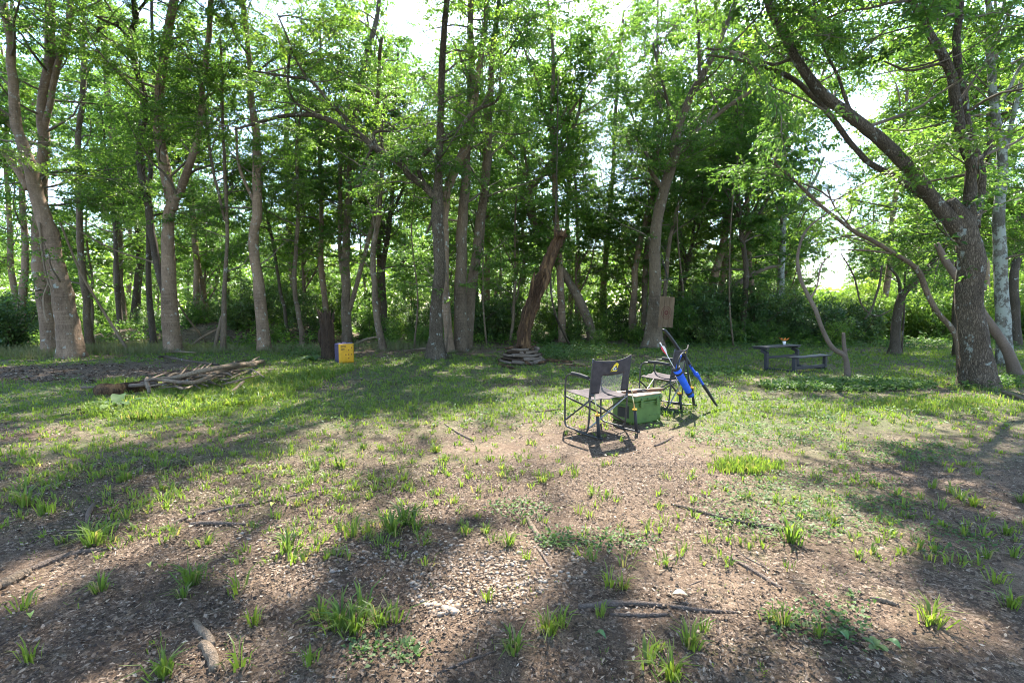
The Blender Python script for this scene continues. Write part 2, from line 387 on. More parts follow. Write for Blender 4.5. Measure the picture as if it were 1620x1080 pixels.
def ground_mat():
    m, nt, b = nodes('forest_floor')
    tc = N(nt, 'ShaderNodeTexCoord'); v = tc.outputs['Object']
    at = N(nt, 'ShaderNodeAttribute', attribute_name='rnd')         # how grassy
    n1 = noise(nt, 1.3, v, 6, .6); dirt = ramp(nt, [(.3, (.060,.038,.023)), (.5, (.118,.075,.045)), (.7, (.225,.155,.10))], n1.outputs[0])
    vo = N(nt, 'ShaderNodeTexVoronoi'); vo.inputs['Scale'].default_value = 62
    nd = noise(nt, 25, v, 2); ad = N(nt, 'ShaderNodeVectorMath', operation='MULTIPLY_ADD'); ad.inputs[1].default_value = (.05,.05,.05)
    nt.links.new(nd.outputs['Color'], ad.inputs[0]); nt.links.new(v, ad.inputs[2]); nt.links.new(ad.outputs[0], vo.inputs['Vector'])
    sep = N(nt, 'ShaderNodeSeparateColor'); nt.links.new(vo.outputs['Color'], sep.inputs[0])
    lit_ = ramp(nt, [(0, (.035,.022,.014)), (.45, (.10,.066,.042)), (.8, (.19,.133,.09)), (1, (.30,.23,.17))], sep.outputs[0])
    n2 = noise(nt, 2.3, v, 6, .7); f2 = ramp(nt, [(.40, (.25,)*3), (.58, (.85,)*3)], n2.outputs[0])
    col = mixc(nt, f2.outputs[0], dirt.outputs[0], lit_.outputs[0])
    n3 = noise(nt, 160, v, 4, .7); sp_ = ramp(nt, [(.34, (.38,)*3), (.5, (.95,)*3), (.66, (1.6,)*3)], n3.outputs[0])
    col = mixc(nt, 1.0, col, sp_.outputs[0], 'MULTIPLY')
    n4 = noise(nt, 7, v, 5, .7)
    ga = N(nt, 'ShaderNodeMath', operation='MULTIPLY_ADD'); ga.inputs[1].default_value = 1.1; ga.inputs[2].default_value = -.62
    nt.links.new(n4.outputs[0], ga.inputs[0]); gb = N(nt, 'ShaderNodeMath', operation='ADD', use_clamp=True)
    nt.links.new(ga.outputs[0], gb.inputs[0]); nt.links.new(at.outputs['Fac'], gb.inputs[1])
    gf = N(nt, 'ShaderNodeMath', operation='MULTIPLY'); gf.inputs[1].default_value = .75; nt.links.new(gb.outputs[0], gf.inputs[0])
    gn = noise(nt, 60, v, 3); gc = ramp(nt, [(.3, (.04,.065,.02)), (.7, (.12,.16,.05))], gn.outputs[0])
    col = mixc(nt, gf.outputs[0], col, gc.outputs[0])
    nt.links.new(col, b.inputs['Base Color']); b.inputs['Roughness'].default_value = .9; b.inputs['Specular IOR Level'].default_value = .25
    hh = N(nt, 'ShaderNodeMath', operation='MULTIPLY_ADD'); hh.inputs[1].default_value = .5
    nt.links.new(sep.outputs[1], hh.inputs[0]); nt.links.new(n3.outputs[0], hh.inputs[2])
    bump(nt, hh.outputs[0], b, .6, .012); return m
M['ground'] = ground_mat()

# ------------------------------------------------------------------ grass density seen in photo coordinates
def dens(x, y):
    """0 bare .. 1 lawn, by place on the ground"""
    u, v = px(x, y)
    n = fbm(x * .55, y * .55, 12.0); n2 = fbm(x * 2.2, y * 2.2, 5.0)
    d = np.where(v > 700, .14, 0.0)
    def blob(cu, cv, a, b_, s): return s * np.exp(-(((u - cu) / a) ** 2 + ((v - cv) / b_) ** 2))
    d = d + np.where((v <= 700), .75, 0) * np.clip((700 - v) / 60, 0, 1)
    d = d + blob(280, 710, 380, 95, .62) + blob(700, 640, 260, 40, .25) + blob(600, 820, 130, 60, .3) + blob(1300, 790, 170, 70, .6) + blob(1480, 690, 260, 60, .45)
    d = d + blob(1200, 680, 160, 35, .4) + blob(560, 985, 90, 30, .2) + blob(140, 850, 160, 50, .25)
    d = d - blob(140, 590, 280, 16, 1.0) - blob(820, 690, 140, 30, .5) - blob(900, 800, 200, 50, .3) - blob(60, 680, 130, 18, .4)
    d = d - blob(600, 552, 250, 10, .5) - blob(1420, 752, 120, 18, .5)
    d = d + .7 * n + .35 * n2 - .05
    d = np.where(v < 545, .25 + .3 * n, d)
    return np.clip(d, 0, 1)

# ------------------------------------------------------------------ ground sheet
def build_ground():
    ys = np.concatenate([np.linspace(-6, 1.2, 12), 1.3 * (500 / 1.3) ** (np.linspace(0, 1, 230) ** .8)])
    xs = np.linspace(-1, 1, 260); xs = np.sign(xs) * np.abs(xs) ** 1.15
    Y, S = np.meshgrid(ys, xs, indexing='ij')
    X = S * (np.maximum(Y, 0) * 1.6 + 9)
    Z = gh(X, Y)
    n, k = X.shape; i = np.arange(n - 1)[:, None] * k; j = np.arange(k - 1)[None, :]
    q = np.stack([i + j, i + j + 1, i + k + j + 1, i + k + j], -1).reshape(-1, 4)
    mb = MB(); mb.add(np.stack([X, Y, Z], -1).reshape(-1, 3), q, rnd=(dens(X, Y) ** 1.3).ravel() + np.where(Y.ravel() > 42, .8, 0))
    g = mb.build('ground', M['ground']); tag(g, kind='structure')
build_ground()

# ------------------------------------------------------------------ leaves
def leaf_quads(mb, pos, dirs, size, wid=.5, fold=.25, clus=None, droop=.3):
    n = len(pos)
    if n == 0: return
    d = dirs + R.normal(0, .35, (n, 3)); d[:, 2] -= droop; d /= np.linalg.norm(d, axis=1)[:, None]
    up = np.array([0, 0, 1.0]) + R.normal(0, .45, (n, 3))
    s = np.cross(d, up); s /= np.linalg.norm(s, axis=1)[:, None] + 1e-6
    nn = np.cross(s, d)
    L = size * R.uniform(.7, 1.25, n)[:, None]; W = L * wid
    v = np.stack([pos, pos + d * L * .45 + s * W * .5 + nn * W * fold, pos + d * L - nn * L * .08, pos + d * L * .45 - s * W * .5 + nn * W * fold], 1)
    q = np.arange(n * 4).reshape(n, 4)
    r = R.random(n) if clus is None else np.clip(clus + R.normal(0, .16, n), 0, 1)
    mb.add(v.reshape(-1, 3), q, rnd=np.repeat(r, 4))

def walk(p, d, L, n, wob, trop):
    pts = [np.array(p, float)]; d = np.array(d, float); d /= np.linalg.norm(d)
    for _ in range(n):
        d = d + R.normal(0, wob, 3); d[2] += trop; d /= np.linalg.norm(d); pts.append(pts[-1] + d * L / n)
    return np.array(pts)

def crown_from(stems, wood, leaves, zmin=4.5, per_m=1.6, Lr=(1.5, 3.4), sprig=.44, leaf=.098, lpd=12, low=.25, l2sp=.36, el=(.05, .8), carve=True, side=None, droop=.05):
    """stems: list of (pts, rad); grows branches, twigs and leaves on them"""
    LP, LD, LC = [], [], []
    for pts, rad in stems:
        seg = np.linalg.norm(np.diff(pts, axis=0), axis=1); cum = np.concatenate([[0], np.cumsum(seg)])
        s = R.uniform(0, .5)
        while s < cum[-1]:
            i = min(np.searchsorted(cum, s), len(pts) - 1); p = pts[i]; r = rad[i]
            ok = p[2] > zmin or (p[2] > 2.0 and R.random() < low)
            s += 1 / per_m * R.uniform(.5, 1.5)
            if not ok: continue
            az = R.uniform(0, 2 * math.pi); e = R.uniform(*el)
            d = np.array([math.cos(az) * math.cos(e), math.sin(az) * math.cos(e), math.sin(e)])
            if side is not None: d = d + np.array(side) * R.uniform(0, 1)
            L = R.uniform(*Lr) * (.65 if p[2] < zmin else 1)
            b = walk(p, d, L, 7, .16, .02)
            r1 = min(r * .45, .012 + .011 * L)
            if carve and not keep_mask(b[3:4], 0.1)[0] and not keep_mask(b[6:7], 0.1)[0]: continue
            tube(wood, b, np.linspace(r1, .006, 8), 5, cap=False)
            m = max(3, int(L / l2sp)); col = R.random()
            for t in np.linspace(.22, 1, m):
                f = t * 7; k = min(int(f), 6); p2 = b[k] + (b[k+1] - b[k]) * (f - k); bd = b[k+1] - b[k]; bd /= np.linalg.norm(bd)
                d2 = bd * .7 + R.normal(0, .62, 3); d2[2] *= .55
                L2 = R.uniform(.45, 1.15) * (1.15 - .5 * t)
                c = walk(p2, d2, L2, 4, .14, -.05)
                if carve and not keep_mask(c[2:3], 0)[0]: continue
                tube(wood, c, np.linspace(min(r1 * .5, .009), .003, 5), 3, cap=False)
                ns = max(2, int(L2 / .11)); tt = R.uniform(.15, 1.0, ns) * 4
                kk = np.minimum(tt.astype(int), 3); q0 = c[kk] + (c[kk + 1] - c[kk]) * (tt - kk)[:, None]
                sd = R.normal(0, 1, (ns, 3)); sd[:, 2] *= .35; sd /= np.linalg.norm(sd, axis=1)[:, None]; sd[:, 2] -= droop
                for a in range(lpd):
                    LP.append(q0 + sd * (sprig * (a + .4) / lpd) * R.uniform(.6, 1.1, (ns, 1)) + R.normal(0, .02, (ns, 3))); 
                    alt = np.cross(sd, [0, 0, 1.0]) * (1 if a % 2 else -1); LD.append(sd * .7 + alt * .8)
                    LC.append(np.full(ns, np.clip(.5 * col + .5 * R.random(), 0, 1)))
    if not LP: return
    LP = np.concatenate(LP); LD = np.concatenate(LD); LC = np.concatenate(LC)
    if carve:
        k = keep_mask(LP); LP, LD, LC = LP[k], LD[k], LC[k]
    leaf_quads(leaves, LP, LD, leaf, clus=LC)

# ------------------------------------------------------------------ leafy boughs shared between the trees
BOUGH = []
def make_bough(L, flat, n2, leaf, lm):
    br = MB(); lv = MB(); b = walk([0, 0, 0], [1, 0, .28], L, 8, .13, -.035); b[:, 2] *= 1
    tube(br, b, np.linspace(.022, .005, 9), 6, cap=False, rough=.1); LP, LD, LC = [], [], []
    for t in np.linspace(.16, 1, n2):
        f = t * 8; k = min(int(f), 7); p = b[k] + (b[k+1] - b[k]) * (f - k); d = b[k+1] - b[k]; d /= np.linalg.norm(d)
        sgn = R.choice([-1, 1]); lat = np.cross(d, [0, 0, 1.0]) * sgn; d2 = d * .55 + lat * R.uniform(.5, 1.1) + np.array([0, 0, R.normal(-.02, flat)])
        L2 = L * R.uniform(.22, .5) * (1.15 - .6 * abs(t - .45)); c = walk(p, d2, L2, 5, .14, -.04); tube(br, c, np.linspace(.008, .003, 6), 4, cap=False)
        tone = R.random()
        for t3 in np.linspace(.12, 1, max(4, int(L2 / .075))):
            f = t3 * 5; k = min(int(f), 4); p3 = c[k] + (c[k+1] - c[k]) * (f - k); dd = c[k+1] - c[k]; dd /= np.linalg.norm(dd)
            l3 = np.cross(dd, [0, 0, 1.0]) * R.choice([-1, 1]); d3 = dd * .6 + l3 + np.array([0, 0, R.normal(-.1, .22)]); d3 /= np.linalg.norm(d3); n = 7; q = np.linspace(.03, R.uniform(.16, .34), n)[:, None]
            LP.append(p3 + d3 * q + R.normal(0, .012, (n, 3)) - np.array([0, 0, .3]) * q * q); alt = np.cross(d3, [0, 0, 1.0])[None] * np.where(np.arange(n) % 2, 1, -1)[:, None]
            LD.append(d3[None] * .7 + alt * .7); LC.append(np.full(n, .6 * tone + .4 * R.random()))
    leaf_quads(lv, np.concatenate(LP), np.concatenate(LD), leaf, wid=.48, clus=np.concatenate(LC), droop=.25)
    o = br.build('bough', M['twig']); l = lv.build('leaf_spray', M[lm], o); l['kind'] = 'stuff'; BOUGH.append((o, l, [False]))
for L_, fl_ in ((2.6, .12), (2.2, .2), (3.0, .15), (1.8, .28), (2.4, .3), (2.8, .1)): make_bough(L_, fl_, 17, .088, 'leaf')
def add_boughs(root, stems, n, zlo, zhi=30):
    c = np.concatenate([np.column_stack([p, r]) for p, r in stems]); c = c[(c[:, 2] > zlo) & (c[:, 2] < zhi) & (c[:, 3] < .2)]
    if len(c) == 0: return
    for _ in range(n):
        p = c[R.integers(len(c))]; az = R.uniform(0, 6.283); tilt = R.normal(.12, .28); s = R.uniform(.65, 1.2)
        tip = p[:3] + np.array([math.cos(az), math.sin(az), 0]) * 1.4 * s
        if not keep_mask(tip[None], .08)[0]: continue
        i = R.integers(len(BOUGH)); o, l, used_ = BOUGH[i]
        if not used_[0]: used_[0] = True
        else: o2 = o.copy(); l2 = l.copy(); C.objects.link(o2); C.objects.link(l2); l2.parent = o2; o, l = o2, l2
        o.parent = root; o.location = [float(a - b) for a, b in zip(p[:3], root.location)]; o.rotation_euler = (R.normal(0, .3), -tilt, az); o.scale = (s, s, s)

# ------------------------------------------------------------------ trees traced from the photo
BASES = []
def tree(label, stems, mat='bark_grey', Y=None, ext=5.2, k=12, group=None, name='tree', leafmat='leaf', cat='tree', bare=False, boughs=14, bz=3.8, **kw):
    """stems: list of lists of (u, v, w[, dy]); the first starts on the ground"""
    b = onG(stems[0][0][0], stems[0][0][1]) if Y is None else P(stems[0][0][0], 545, Y)
    Y0 = b[1]; root = empty(name, (b[0], b[1], float(gh(b[0], b[1])))); tag(root, label, cat, group)
    BASES.append((b[0], b[1], stems[0][0][2] / 2 / F * Y0))
    wood = MB(); leaves = MB(); br = MB(); dense = []
    for si, st in enumerate(stems):
        rows = []
        for j, s in enumerate(st):
            dy = s[3] if len(s) > 3 else 0
            if si == 0 and j == 0: p = np.array([b[0], b[1], gh(b[0], b[1]) - .12])
            else: p = P(s[0], s[1], Y0 + dy)
            rows.append([*p, s[2] / 2 / F * (Y0 + dy) * math.cos(math.atan((s[0] - 810) / F))])
        rows = np.array(rows)
        if st[-1][1] <= 12 and ext > 0 and st[-1][2] > 3:     # leaves the frame: goes on above it
            d = rows[-1, :3] - rows[-2, :3]; d /= np.linalg.norm(d); d[2] = max(d[2], .8); p = rows[-1].copy(); add = []
            nst = 4
            for q_ in range(nst):
                d = d + R.normal(0, .12, 3); d /= np.linalg.norm(d)
                p = p.copy(); p[:3] += d * ext / nst; p[3] *= .66; add.append(p)
            rows = np.vstack([rows, add])
        r = crom(rows, 6); 
        wob = .085 * np.stack([fbm(r[:, 2] * .8 + si * 3 + b[0], np.full(len(r), b[1])), fbm(r[:, 2] * .8 + 50, np.full(len(r), b[0])), np.zeros(len(r))], 1) * np.clip(r[:, 2:3] / 1.5, 0, 1)
        r[:, 3] *= 1 + .10 * fbm(r[:, 2] * 1.9 + b[0], np.full(len(r), b[1] + si))
        r[:, :3] += wob * (np.arange(len(r)) > 0)[:, None]
        r[:, 3] = np.maximum(r[:, 3], .004)
        tube(wood, r[:, :3], r[:, 3], k if r[0, 3] > .05 else 7, rough=.2 if r[0, 3] > .04 else .08, flare=(r[0, 2] + .12, R.uniform(0, 6)) if si == 0 or abs(r[0, 2]) < .3 else None)
        dense.append((r[:, :3], r[:, 3]))
    wood.build('trunk', M[mat], root, root.location)
    if not bare:
        crown_from(dense, br, leaves, **kw)
        if br.n: br.build('branches', M[mat if mat in ('bark_dark',) else 'twig'], root, root.location)['kind'] = 'stuff'
        if leaves.n: leaves.build('crown', M[leafmat], root, root.location)['kind'] = 'stuff'
    if not bare and ext > 0: add_boughs(root, dense, boughs, bz)
    return root

T = tree
T('thick pale trunk leaning left with a swollen ringed foot, nearest at the left edge',
  [[(115,566,46),(100,480,37),(82,395,32),(57,310,28),(43,241,22),(29,190,19),(18,90,16),(6,0,14)],
   [(44,300,14),(22,265,12),(0,235,11),(-40,190,9)]], 'bark_pink', k=20)
T('grey brown trunk standing directly behind the swollen-footed leaning trunk',
  [[(83,559,32),(70,459,29),(60,380,27),(66,300,24),(69,230,21),(68,172,19),(80,86,18),(79,0,17)],
   [(69,215,12),(88,130,11),(109,34,12),(110,0,11)]], 'bark_pink', k=16)
T('slim straight grey trunk just right of the two thick leaning trunks',
  [[(143,545,15),(129,401,12),(123,275,11),(127,184,10),(132,80,9),(133,0,8)]], 'bark_grey')
T('slender upright trunk with a leaning pole resting at its foot',
  [[(195,533,19),(186,401,14),(179,229,13),(169,132,11),(166,57,10),(160,0,9)]], 'bark_grey')
T('distant leaning trunk in front of the bright clearing on the left',
  [[(212,520,17),(221,400,12),(212,320,10),(205,220,8),(200,120,6)]], 'bark_dark', Y=27, low=.1)
T('thin trunk just left of the flared twin-stemmed tree',
  [[(244,545,12),(236,459,10),(235,344,9),(238,240,8),(243,140,6),(240,5,5)]], 'bark_dark')
T('twin-stemmed tree with a flared fluted base forking high up on the left',
  [[(275,557,32),(268,470,25),(265,344,20),(270,316,20),(251,200,17),(261,86,15),(275,0,14)],
   [(270,318,16),(287,300,14),(313,218,11),(321,150,10),(330,57,9),(332,0,9)]], 'bark_pink', k=16)
T('crooked dark snaking stem rising beside the twin-stemmed tree',
  [[(268,556,10),(262,470,12),(247,413,13),(232,321,13),(221,252,12),(229,166,13),(221,126,11),(206,63,10),(215,23,10),(200,-30,8)],
   [(206,63,6),(185,42,5),(160,30,5),(135,15,4),(108,0,3)],[(186,40,5),(172,8,4),(150,-20,3)],[(155,32,4),(150,52,4),(128,60,2)],[(215,20,6),(230,2,5),(245,-20,4)]], 'bark_dark', per_m=.8)
T('slim sapling forking at eye height left of the dark shrub mass',
  [[(353,556,10),(355,430,7),(359,344,6),(353,195,5),(350,60,4)],[(356,350,5),(336,258,5),(325,180,4),(318,100,3)]], 'bark_grey')
T('pale leaning trunk behind the right end of the brush pile',
  [[(418,540,22),(409,453,18),(402,373,16),(407,321,15),(406,230,13),(398,155,11),(396,103,10),(385,20,8),(380,0,8)],
   [(408,330,7),(380,270,5),(372,200,4)]], 'bark_pink')
T('straight slim trunk between the pale leaning trunk and the broken stump',
  [[(472,532,13),(466,470,11),(460,402,10),(455,253,9),(452,150,7),(440,40,6)]], 'bark_grey')
T('thin bowed stem immediately left of the broken stump',
  [[(479,547,9),(474,500,8),(466,442,7),(473,321,6),(469,253,5),(480,150,4)]], 'bark_grey')
T('very thin dark stem leaning left in the understory before the broken stump',
  [[(457,520,6),(440,440,5),(424,350,5),(417,298,4),(400,220,3)]], 'bark_dark', Y=22)
T('tall grey trunk with a close parallel stem behind the yellow target block',
  [[(549,542,16),(546,402,13),(554,287,11),(564,172,10),(572,115,9),(595,34,7),(600,0,6)],
   [(546,470,8),(538,380,7),(538,275,7),(542,180,5)],[(550,500,8),(572,419,7),(592,333,6),(595,258,5),(610,150,4)]], 'bark_grey')
T('thin wavy trunk standing alone right of the yellow target block',
  [[(608,555,12),(595,488,10),(591,402,9),(601,321,8),(604,230,7),(598,150,6),(606,60,5)]], 'bark_grey')
T('spreading tree with a flared root and long crooked dark limbs reaching left',
  [[(690,567,34),(690,520,21),(693,459,18),(694,344,18),(693,316,17),(694,250,12),(699,180,11),(701,86,10),(705,0,9)],
   [(693,318,11),(672,294,12),(650,279,11),(636,262,10),(614,247,10),(589,231,10),(567,214,9),(544,203,8),(519,189,8),(489,182,7),(442,185,6),(400,197,5),(370,205,3)],
   [(575,218,6),(544,186,6),(522,164,5),(503,142,5),(486,125,5),(455,121,4),(400,112,3)],
   [(492,182,5),(467,161,4),(455,130,4),(456,72,3)],[(487,125,4),(470,95,4),(456,60,3),(440,20,2)],
   [(600,236,5),(594,210,5),(630,208,3)],
   [(676,300,8),(662,268,7),(671,244,7),(700,222,7),(728,200,6),(753,175,6),(789,156,4),(792,100,3)],
   [(664,268,5),(652,248,4),(630,250,3)],[(590,232,5),(574,262,5),(570,290,4),(560,296,3)],
   [(690,330,6),(684,350,5),(675,370,3)]], 'bark_big', k=16, per_m=1.7, zmin=5.0, Lr=(1.0,2.4), boughs=32, bz=5.2)
T('trunk bending right at head height, squeezed behind the spreading tree',
  [[(713,557,15),(706,480,13),(704,402,13),(703,320,13),(722,262,14),(741,222,13),(752,150,10),(765,60,8),(770,0,7)]], 'bark_pink')
T('straight trunk third from the left in the central tight clump',
  [[(729,556,23),(729,402,18),(739,258,14),(743,200,12),(745,100,10),(745,0,9)]], 'bark_grey', k=16)
T('outer right stem of the central clump, bowing out to the right',
  [[(739,553,17),(747,447,15),(762,344,14),(770,258,13),(774,200,11),(778,100,9),(790,0,7)]], 'bark_grey')
T('crooked trunk leaning left beyond the leaning dead snag',
  [[(941,541,16),(923,488,14),(895,436,12),(866,396,12),(846,356,11),(837,321,9),(855,281,8),(883,241,6),(912,189,5),(923,143,4)],
   [(846,350,6),(838,290,5),(830,230,4)],[(845,300,5),(815,250,4),(785,225,3)]], 'bark_grey')
T('thin pale upright trunk right of the leaning crooked trunk',
  [[(955,530,13),(955,447,10),(964,344,8),(969,287,7),(975,150,5),(985,20,4)]], 'bark_grey', low=.5)
T('pale slender trunk left of the wooden target board',
  [[(1000,536,13),(1004,442,10),(1015,379,9),(1032,310,7),(1040,240,5),(1045,150,4)]], 'bark_pink', low=.5)
T('large dark trunk beside the wooden target board, sweeping up to the right',
  [[(1032,550,36),(1036,488,22),(1036,402,18),(1047,310,17),(1067,247,15),(1073,200,13),(1107,126,11),(1140,60,9),(1165,0,8)],
   [(1072,235,9),(1101,212,8),(1147,172,7),(1200,138,6),(1240,125,4)],[(1070,205,5),(1062,190,5),(1044,120,4),(1032,69,3)],[(1107,125,6),(1104,57,5),(1100,0,4)],
   [(1050,300,8),(1030,270,7),(1022,240,4)]], 'bark_grey', k=16, per_m=1.7, boughs=34, bz=5.5)
T('thin leaning stem just right of the wooden target board',
  [[(1054,535,7),(1053,459,7),(1061,373,6),(1084,287,5),(1100,200,4)]], 'bark_grey', Y=21)
T('pale leaning trunk above the dark thicket behind the chairs',
  [[(1120,520,16),(1124,465,14),(1141,402,12),(1147,367,11),(1158,298,9),(1170,220,7),(1176,140,5)],[(1147,367,7),(1180,320,6),(1205,270,4)]], 'bark_pink', Y=23, low=.6)
T('low fallen-over trunk slanting right above the dark thicket',
  [[(1140,500,10),(1153,465,10),(1180,441,9),(1212,425,6),(1240,420,4)]], 'stick', Y=22.5, zmin=1.6, low=0, Lr=(.8,1.6))
T('pale upright trunk directly behind the picnic table',
  [[(1228,536,14),(1236,427,11),(1239,356,10),(1236,279,9),(1240,190,7),(1230,90,5)],[(1237,345,7),(1269,320,6),(1288,285,5),(1304,249,4)]], 'bark_lichen', low=.5)
T('bent bare sapling with a broken stub in front of the picnic table',
  [[(1341,600,10),(1337,565,10),(1313,545,8),(1284,480,7),(1266,439,6),(1263,400,5),(1275,365,4),(1298,344,3),(1330,325,2)],
   [(1340,575,7),(1334,545,7),(1331,526,6)],[(1280,474,4),(1292,450,3),(1301,421,3),(1322,397,2)]], 'stick', ext=0, zmin=2.6, low=0, per_m=1.2, Lr=(.4,1.0), sprig=.25, cat='sapling')
T('slender curved tree bowing left across the clearing beside the massive trunk',
  [[(1521,590,12),(1512,533,11),(1482,492,10),(1456,433,10),(1417,403,8),(1380,380,8),(1346,362,7),(1307,332,6),(1245,276,5),(1200,240,3)],
   [(1417,403,4),(1385,398,4),(1340,395,3)],[(1346,362,4),(1322,330,3),(1310,300,3)]], 'bark_grey', zmin=2.6, low=.6, per_m=2.6, Lr=(.6,1.8))
T('short dark forked trunk in the sunny shrubs right of the picnic table',
  [[(1414,561,22),(1420,510,16),(1426,468,14),(1450,440,12),(1466,424,11),(1490,395,7),(1505,370,5)],[(1426,466,7),(1420,440,5),(1405,420,4)]], 'bark_dark', zmin=2.2, per_m=2, Lr=(.6,1.6))
T('massive furrowed tree on the right whose heavy limb arches up to the left',
  [[(1545,612,62),(1541,533,50),(1537,445,46),(1530,385,44),(1522,350,38),(1500,318,28)],
   [(1524,372,30),(1500,340,29),(1476,312,27),(1441,267,24),(1393,219,22),(1352,184,20),(1298,142,18),(1269,101,15),(1245,53,13),(1221,0,12)],
   [(1460,310,11,.4),(1423,284,11,.6),(1376,258,11,.7),(1352,231,10,.8),(1322,184,10,.8),(1290,150,9,.8),(1251,119,8,.6),(1180,95,5,.5),(1120,85,3,.4)],
   [(1530,370,26),(1536,330,24),(1536,267,21),(1520,207,19),(1509,119,17),(1476,47,14),(1445,0,12)],
   [(1541,360,22,.3),(1552,300,17,.4),(1545,240,16,.4),(1527,178,15,.4),(1518,59,14,.4),(1524,0,13,.4)],
   [(1509,120,7),(1490,100,6),(1440,110,5),(1400,95,3)],[(1352,184,7),(1330,120,5),(1300,60,4),(1290,5,4)],[(1536,280,8),(1565,240,7),(1590,210,5)],
   [(1300,144,7),(1262,95,6),(1225,100,5),(1170,80,4),(1120,75,3)]], 'bark_big', k=28, boughs=38, bz=6.0, per_m=1.3, Lr=(1.0,2.6), zmin=3.2)
T('second dark trunk hidden close behind the massive furrowed tree',
  [[(1519,566,22),(1517,474,21),(1524,400,19),(1535,330,16),(1560,250,12),(1580,150,9)]], 'bark_dark')
T('straight lichen-spotted grey trunk right of the massive tree',
  [[(1590,578,30),(1586,474,25),(1583,356,21),(1586,267,19),(1577,178,16),(1568,89,14),(1565,36,12),(1560,0,10)],
   [(1580,170,9),(1600,140,8),(1607,120,7),(1625,90,6)],[(1586,245,10),(1607,178,9),(1622,119,8)],[(1566,40,7),(1583,15,7),(1590,-10,6)]], 'bark_lichen', k=18)
T('dark trunk at the right edge behind the lichen-spotted trunk',
  [[(1607,547,22),(1604,445,16),(1618,360,15),(1640,270,13),(1650,150,9)]], 'bark_dark')
T('bare tan dead trunk leaning left behind the massive furrowed tree',
  [[(1612,595,24),(1590,545,19),(1571,516,17),(1540,470,16),(1500,421,14),(1480,385,10)]], 'stick', bare=True, ext=0)

# ------------------------------------------------------------------ free-standing generated trees
def gen_tree(label, x, y, H=13, r=.16, mat='bark_grey', lean=(0, 0), forks=2, leafmat='leaf', name='tree', group=None, fork_z=.4, **kw):
    z = float(gh(x, y)); root = empty(name, (x, y, z)); tag(root, label, 'tree', group)
    wood = MB(); lv = MB(); br = MB(); ds = []
    n = 9; t = np.linspace(0, 1, n)
    p = np.stack([x + lean[0] * t * H + .25 * np.cumsum(R.normal(0, .35, n)) * (t > 0), y + lean[1] * t * H + .25 * np.cumsum(R.normal(0, .35, n)) * (t > 0), z - .1 + H * t], 1)
    p[0, :2] = (x, y); rr = r * (1 - .8 * t) + .01
    a = crom(np.column_stack([p, rr]), 4); tube(wood, a[:, :3], a[:, 3], 10, .1, flare=(z, 1.0)); ds.append((a[:, :3], a[:, 3]))
    for f in range(forks):
        i = int(len(a) * R.uniform(fork_z, fork_z + .25)); az = R.uniform(0, 6.28)
        b = walk(a[i, :3], [math.cos(az) * .6, math.sin(az) * .6, 1.0], H * R.uniform(.3, .5), 6, .12, .03)
        b = crom(np.column_stack([b, np.linspace(a[i, 3] * .7, .012, 7)]), 3); tube(wood, b[:, :3], b[:, 3], 7, .08); ds.append((b[:, :3], b[:, 3]))
    wood.build('trunk', M[mat], root, root.location)
    crown_from(ds, br, lv, **kw)
    br.build('branches', M['twig'], root, root.location)['kind'] = 'stuff'; lv.build('crown', M[leafmat], root, root.location)['kind'] = 'stuff'
    return root

# unseen trees added outside the frame so their crowns shade the clearing
def shade_tree(label, x, y, H, limbs):
    z = float(gh(x, y)); root = empty('tree', (x, y, z)); tag(root, label, 'tree')
    wood = MB(); lv = MB(); br = MB(); ds = []
    a = crom(np.array([[x, y, z - .1, .36], [x * .98, y + .1, 3, .30], [x * .95, y, 6.5, .26], [x * .9, y, 9.0, .2]]), 5)
    tube(wood, a[:, :3], a[:, 3], 14, .12, flare=(z, 2.0)); 
    for (tx, ty, tz) in limbs:
        s = a[-1, :3]; m1 = s + (np.array([tx, ty, tz]) - s) * .35 + np.array([0, 0, 1.3]); m2 = s + (np.array([tx, ty, tz]) - s) * .7 + np.array([0, 0, .9])
        b = crom(np.array([[*s, .16], [*m1, .12], [*m2, .08], [tx, ty, tz, .03]]), 5)
        tube(wood, b[:, :3], b[:, 3], 8, .1); ds.append((b[4:, :3], b[4:, 3]))
    wood.build('trunk', M['bark_grey'], root, root.location)
    crown_from(ds, br, lv, zmin=6, per_m=3.0, Lr=(1.8, 3.6), leaf=.185, lpd=15, sprig=.65, el=(-.15, .7), l2sp=.42)
    br.build('branches', M['twig'], root, root.location)['kind'] = 'stuff'; lv.build('crown', M['leaf'], root, root.location)['kind'] = 'stuff'
shade_tree('unseen tree added just outside the left edge to shade the litter', -15.5, 11.0, 13, [(-8.5, 12.5, 12.5), (-5.5, 11.5, 12.8), (-4.5, 14.2, 13.5), (-9, 15, 13), (-1.5, 12.8, 13.6), (-11, 9.5, 11.5), (-6.5, 9.5, 12)])
shade_tree('unseen tree added outside the right edge to shade the clearing', 15.5, 10.0, 13, [(9, 10.5, 11.8), (5.5, 11.8, 12.6), (8.5, 13.5, 13), (2.8, 13.2, 13.4), (6.0, 14.6, 13.8), (10.5, 12, 12), (1.0, 11.3, 13.0)])
shade_tree('tall tree added behind the viewer for shade, leafy twigs dipping into the top of the picture', 1.5, -3.5, 13, [(-1, 8.5, 11.0), (2.5, 9.3, 11.0), (5.5, 8.5, 11), (-4.5, 8.5, 11.2), (0.8, 11.0, 11.8), (-3.0, 10.8, 12), (4.5, 10.8, 11.8)])

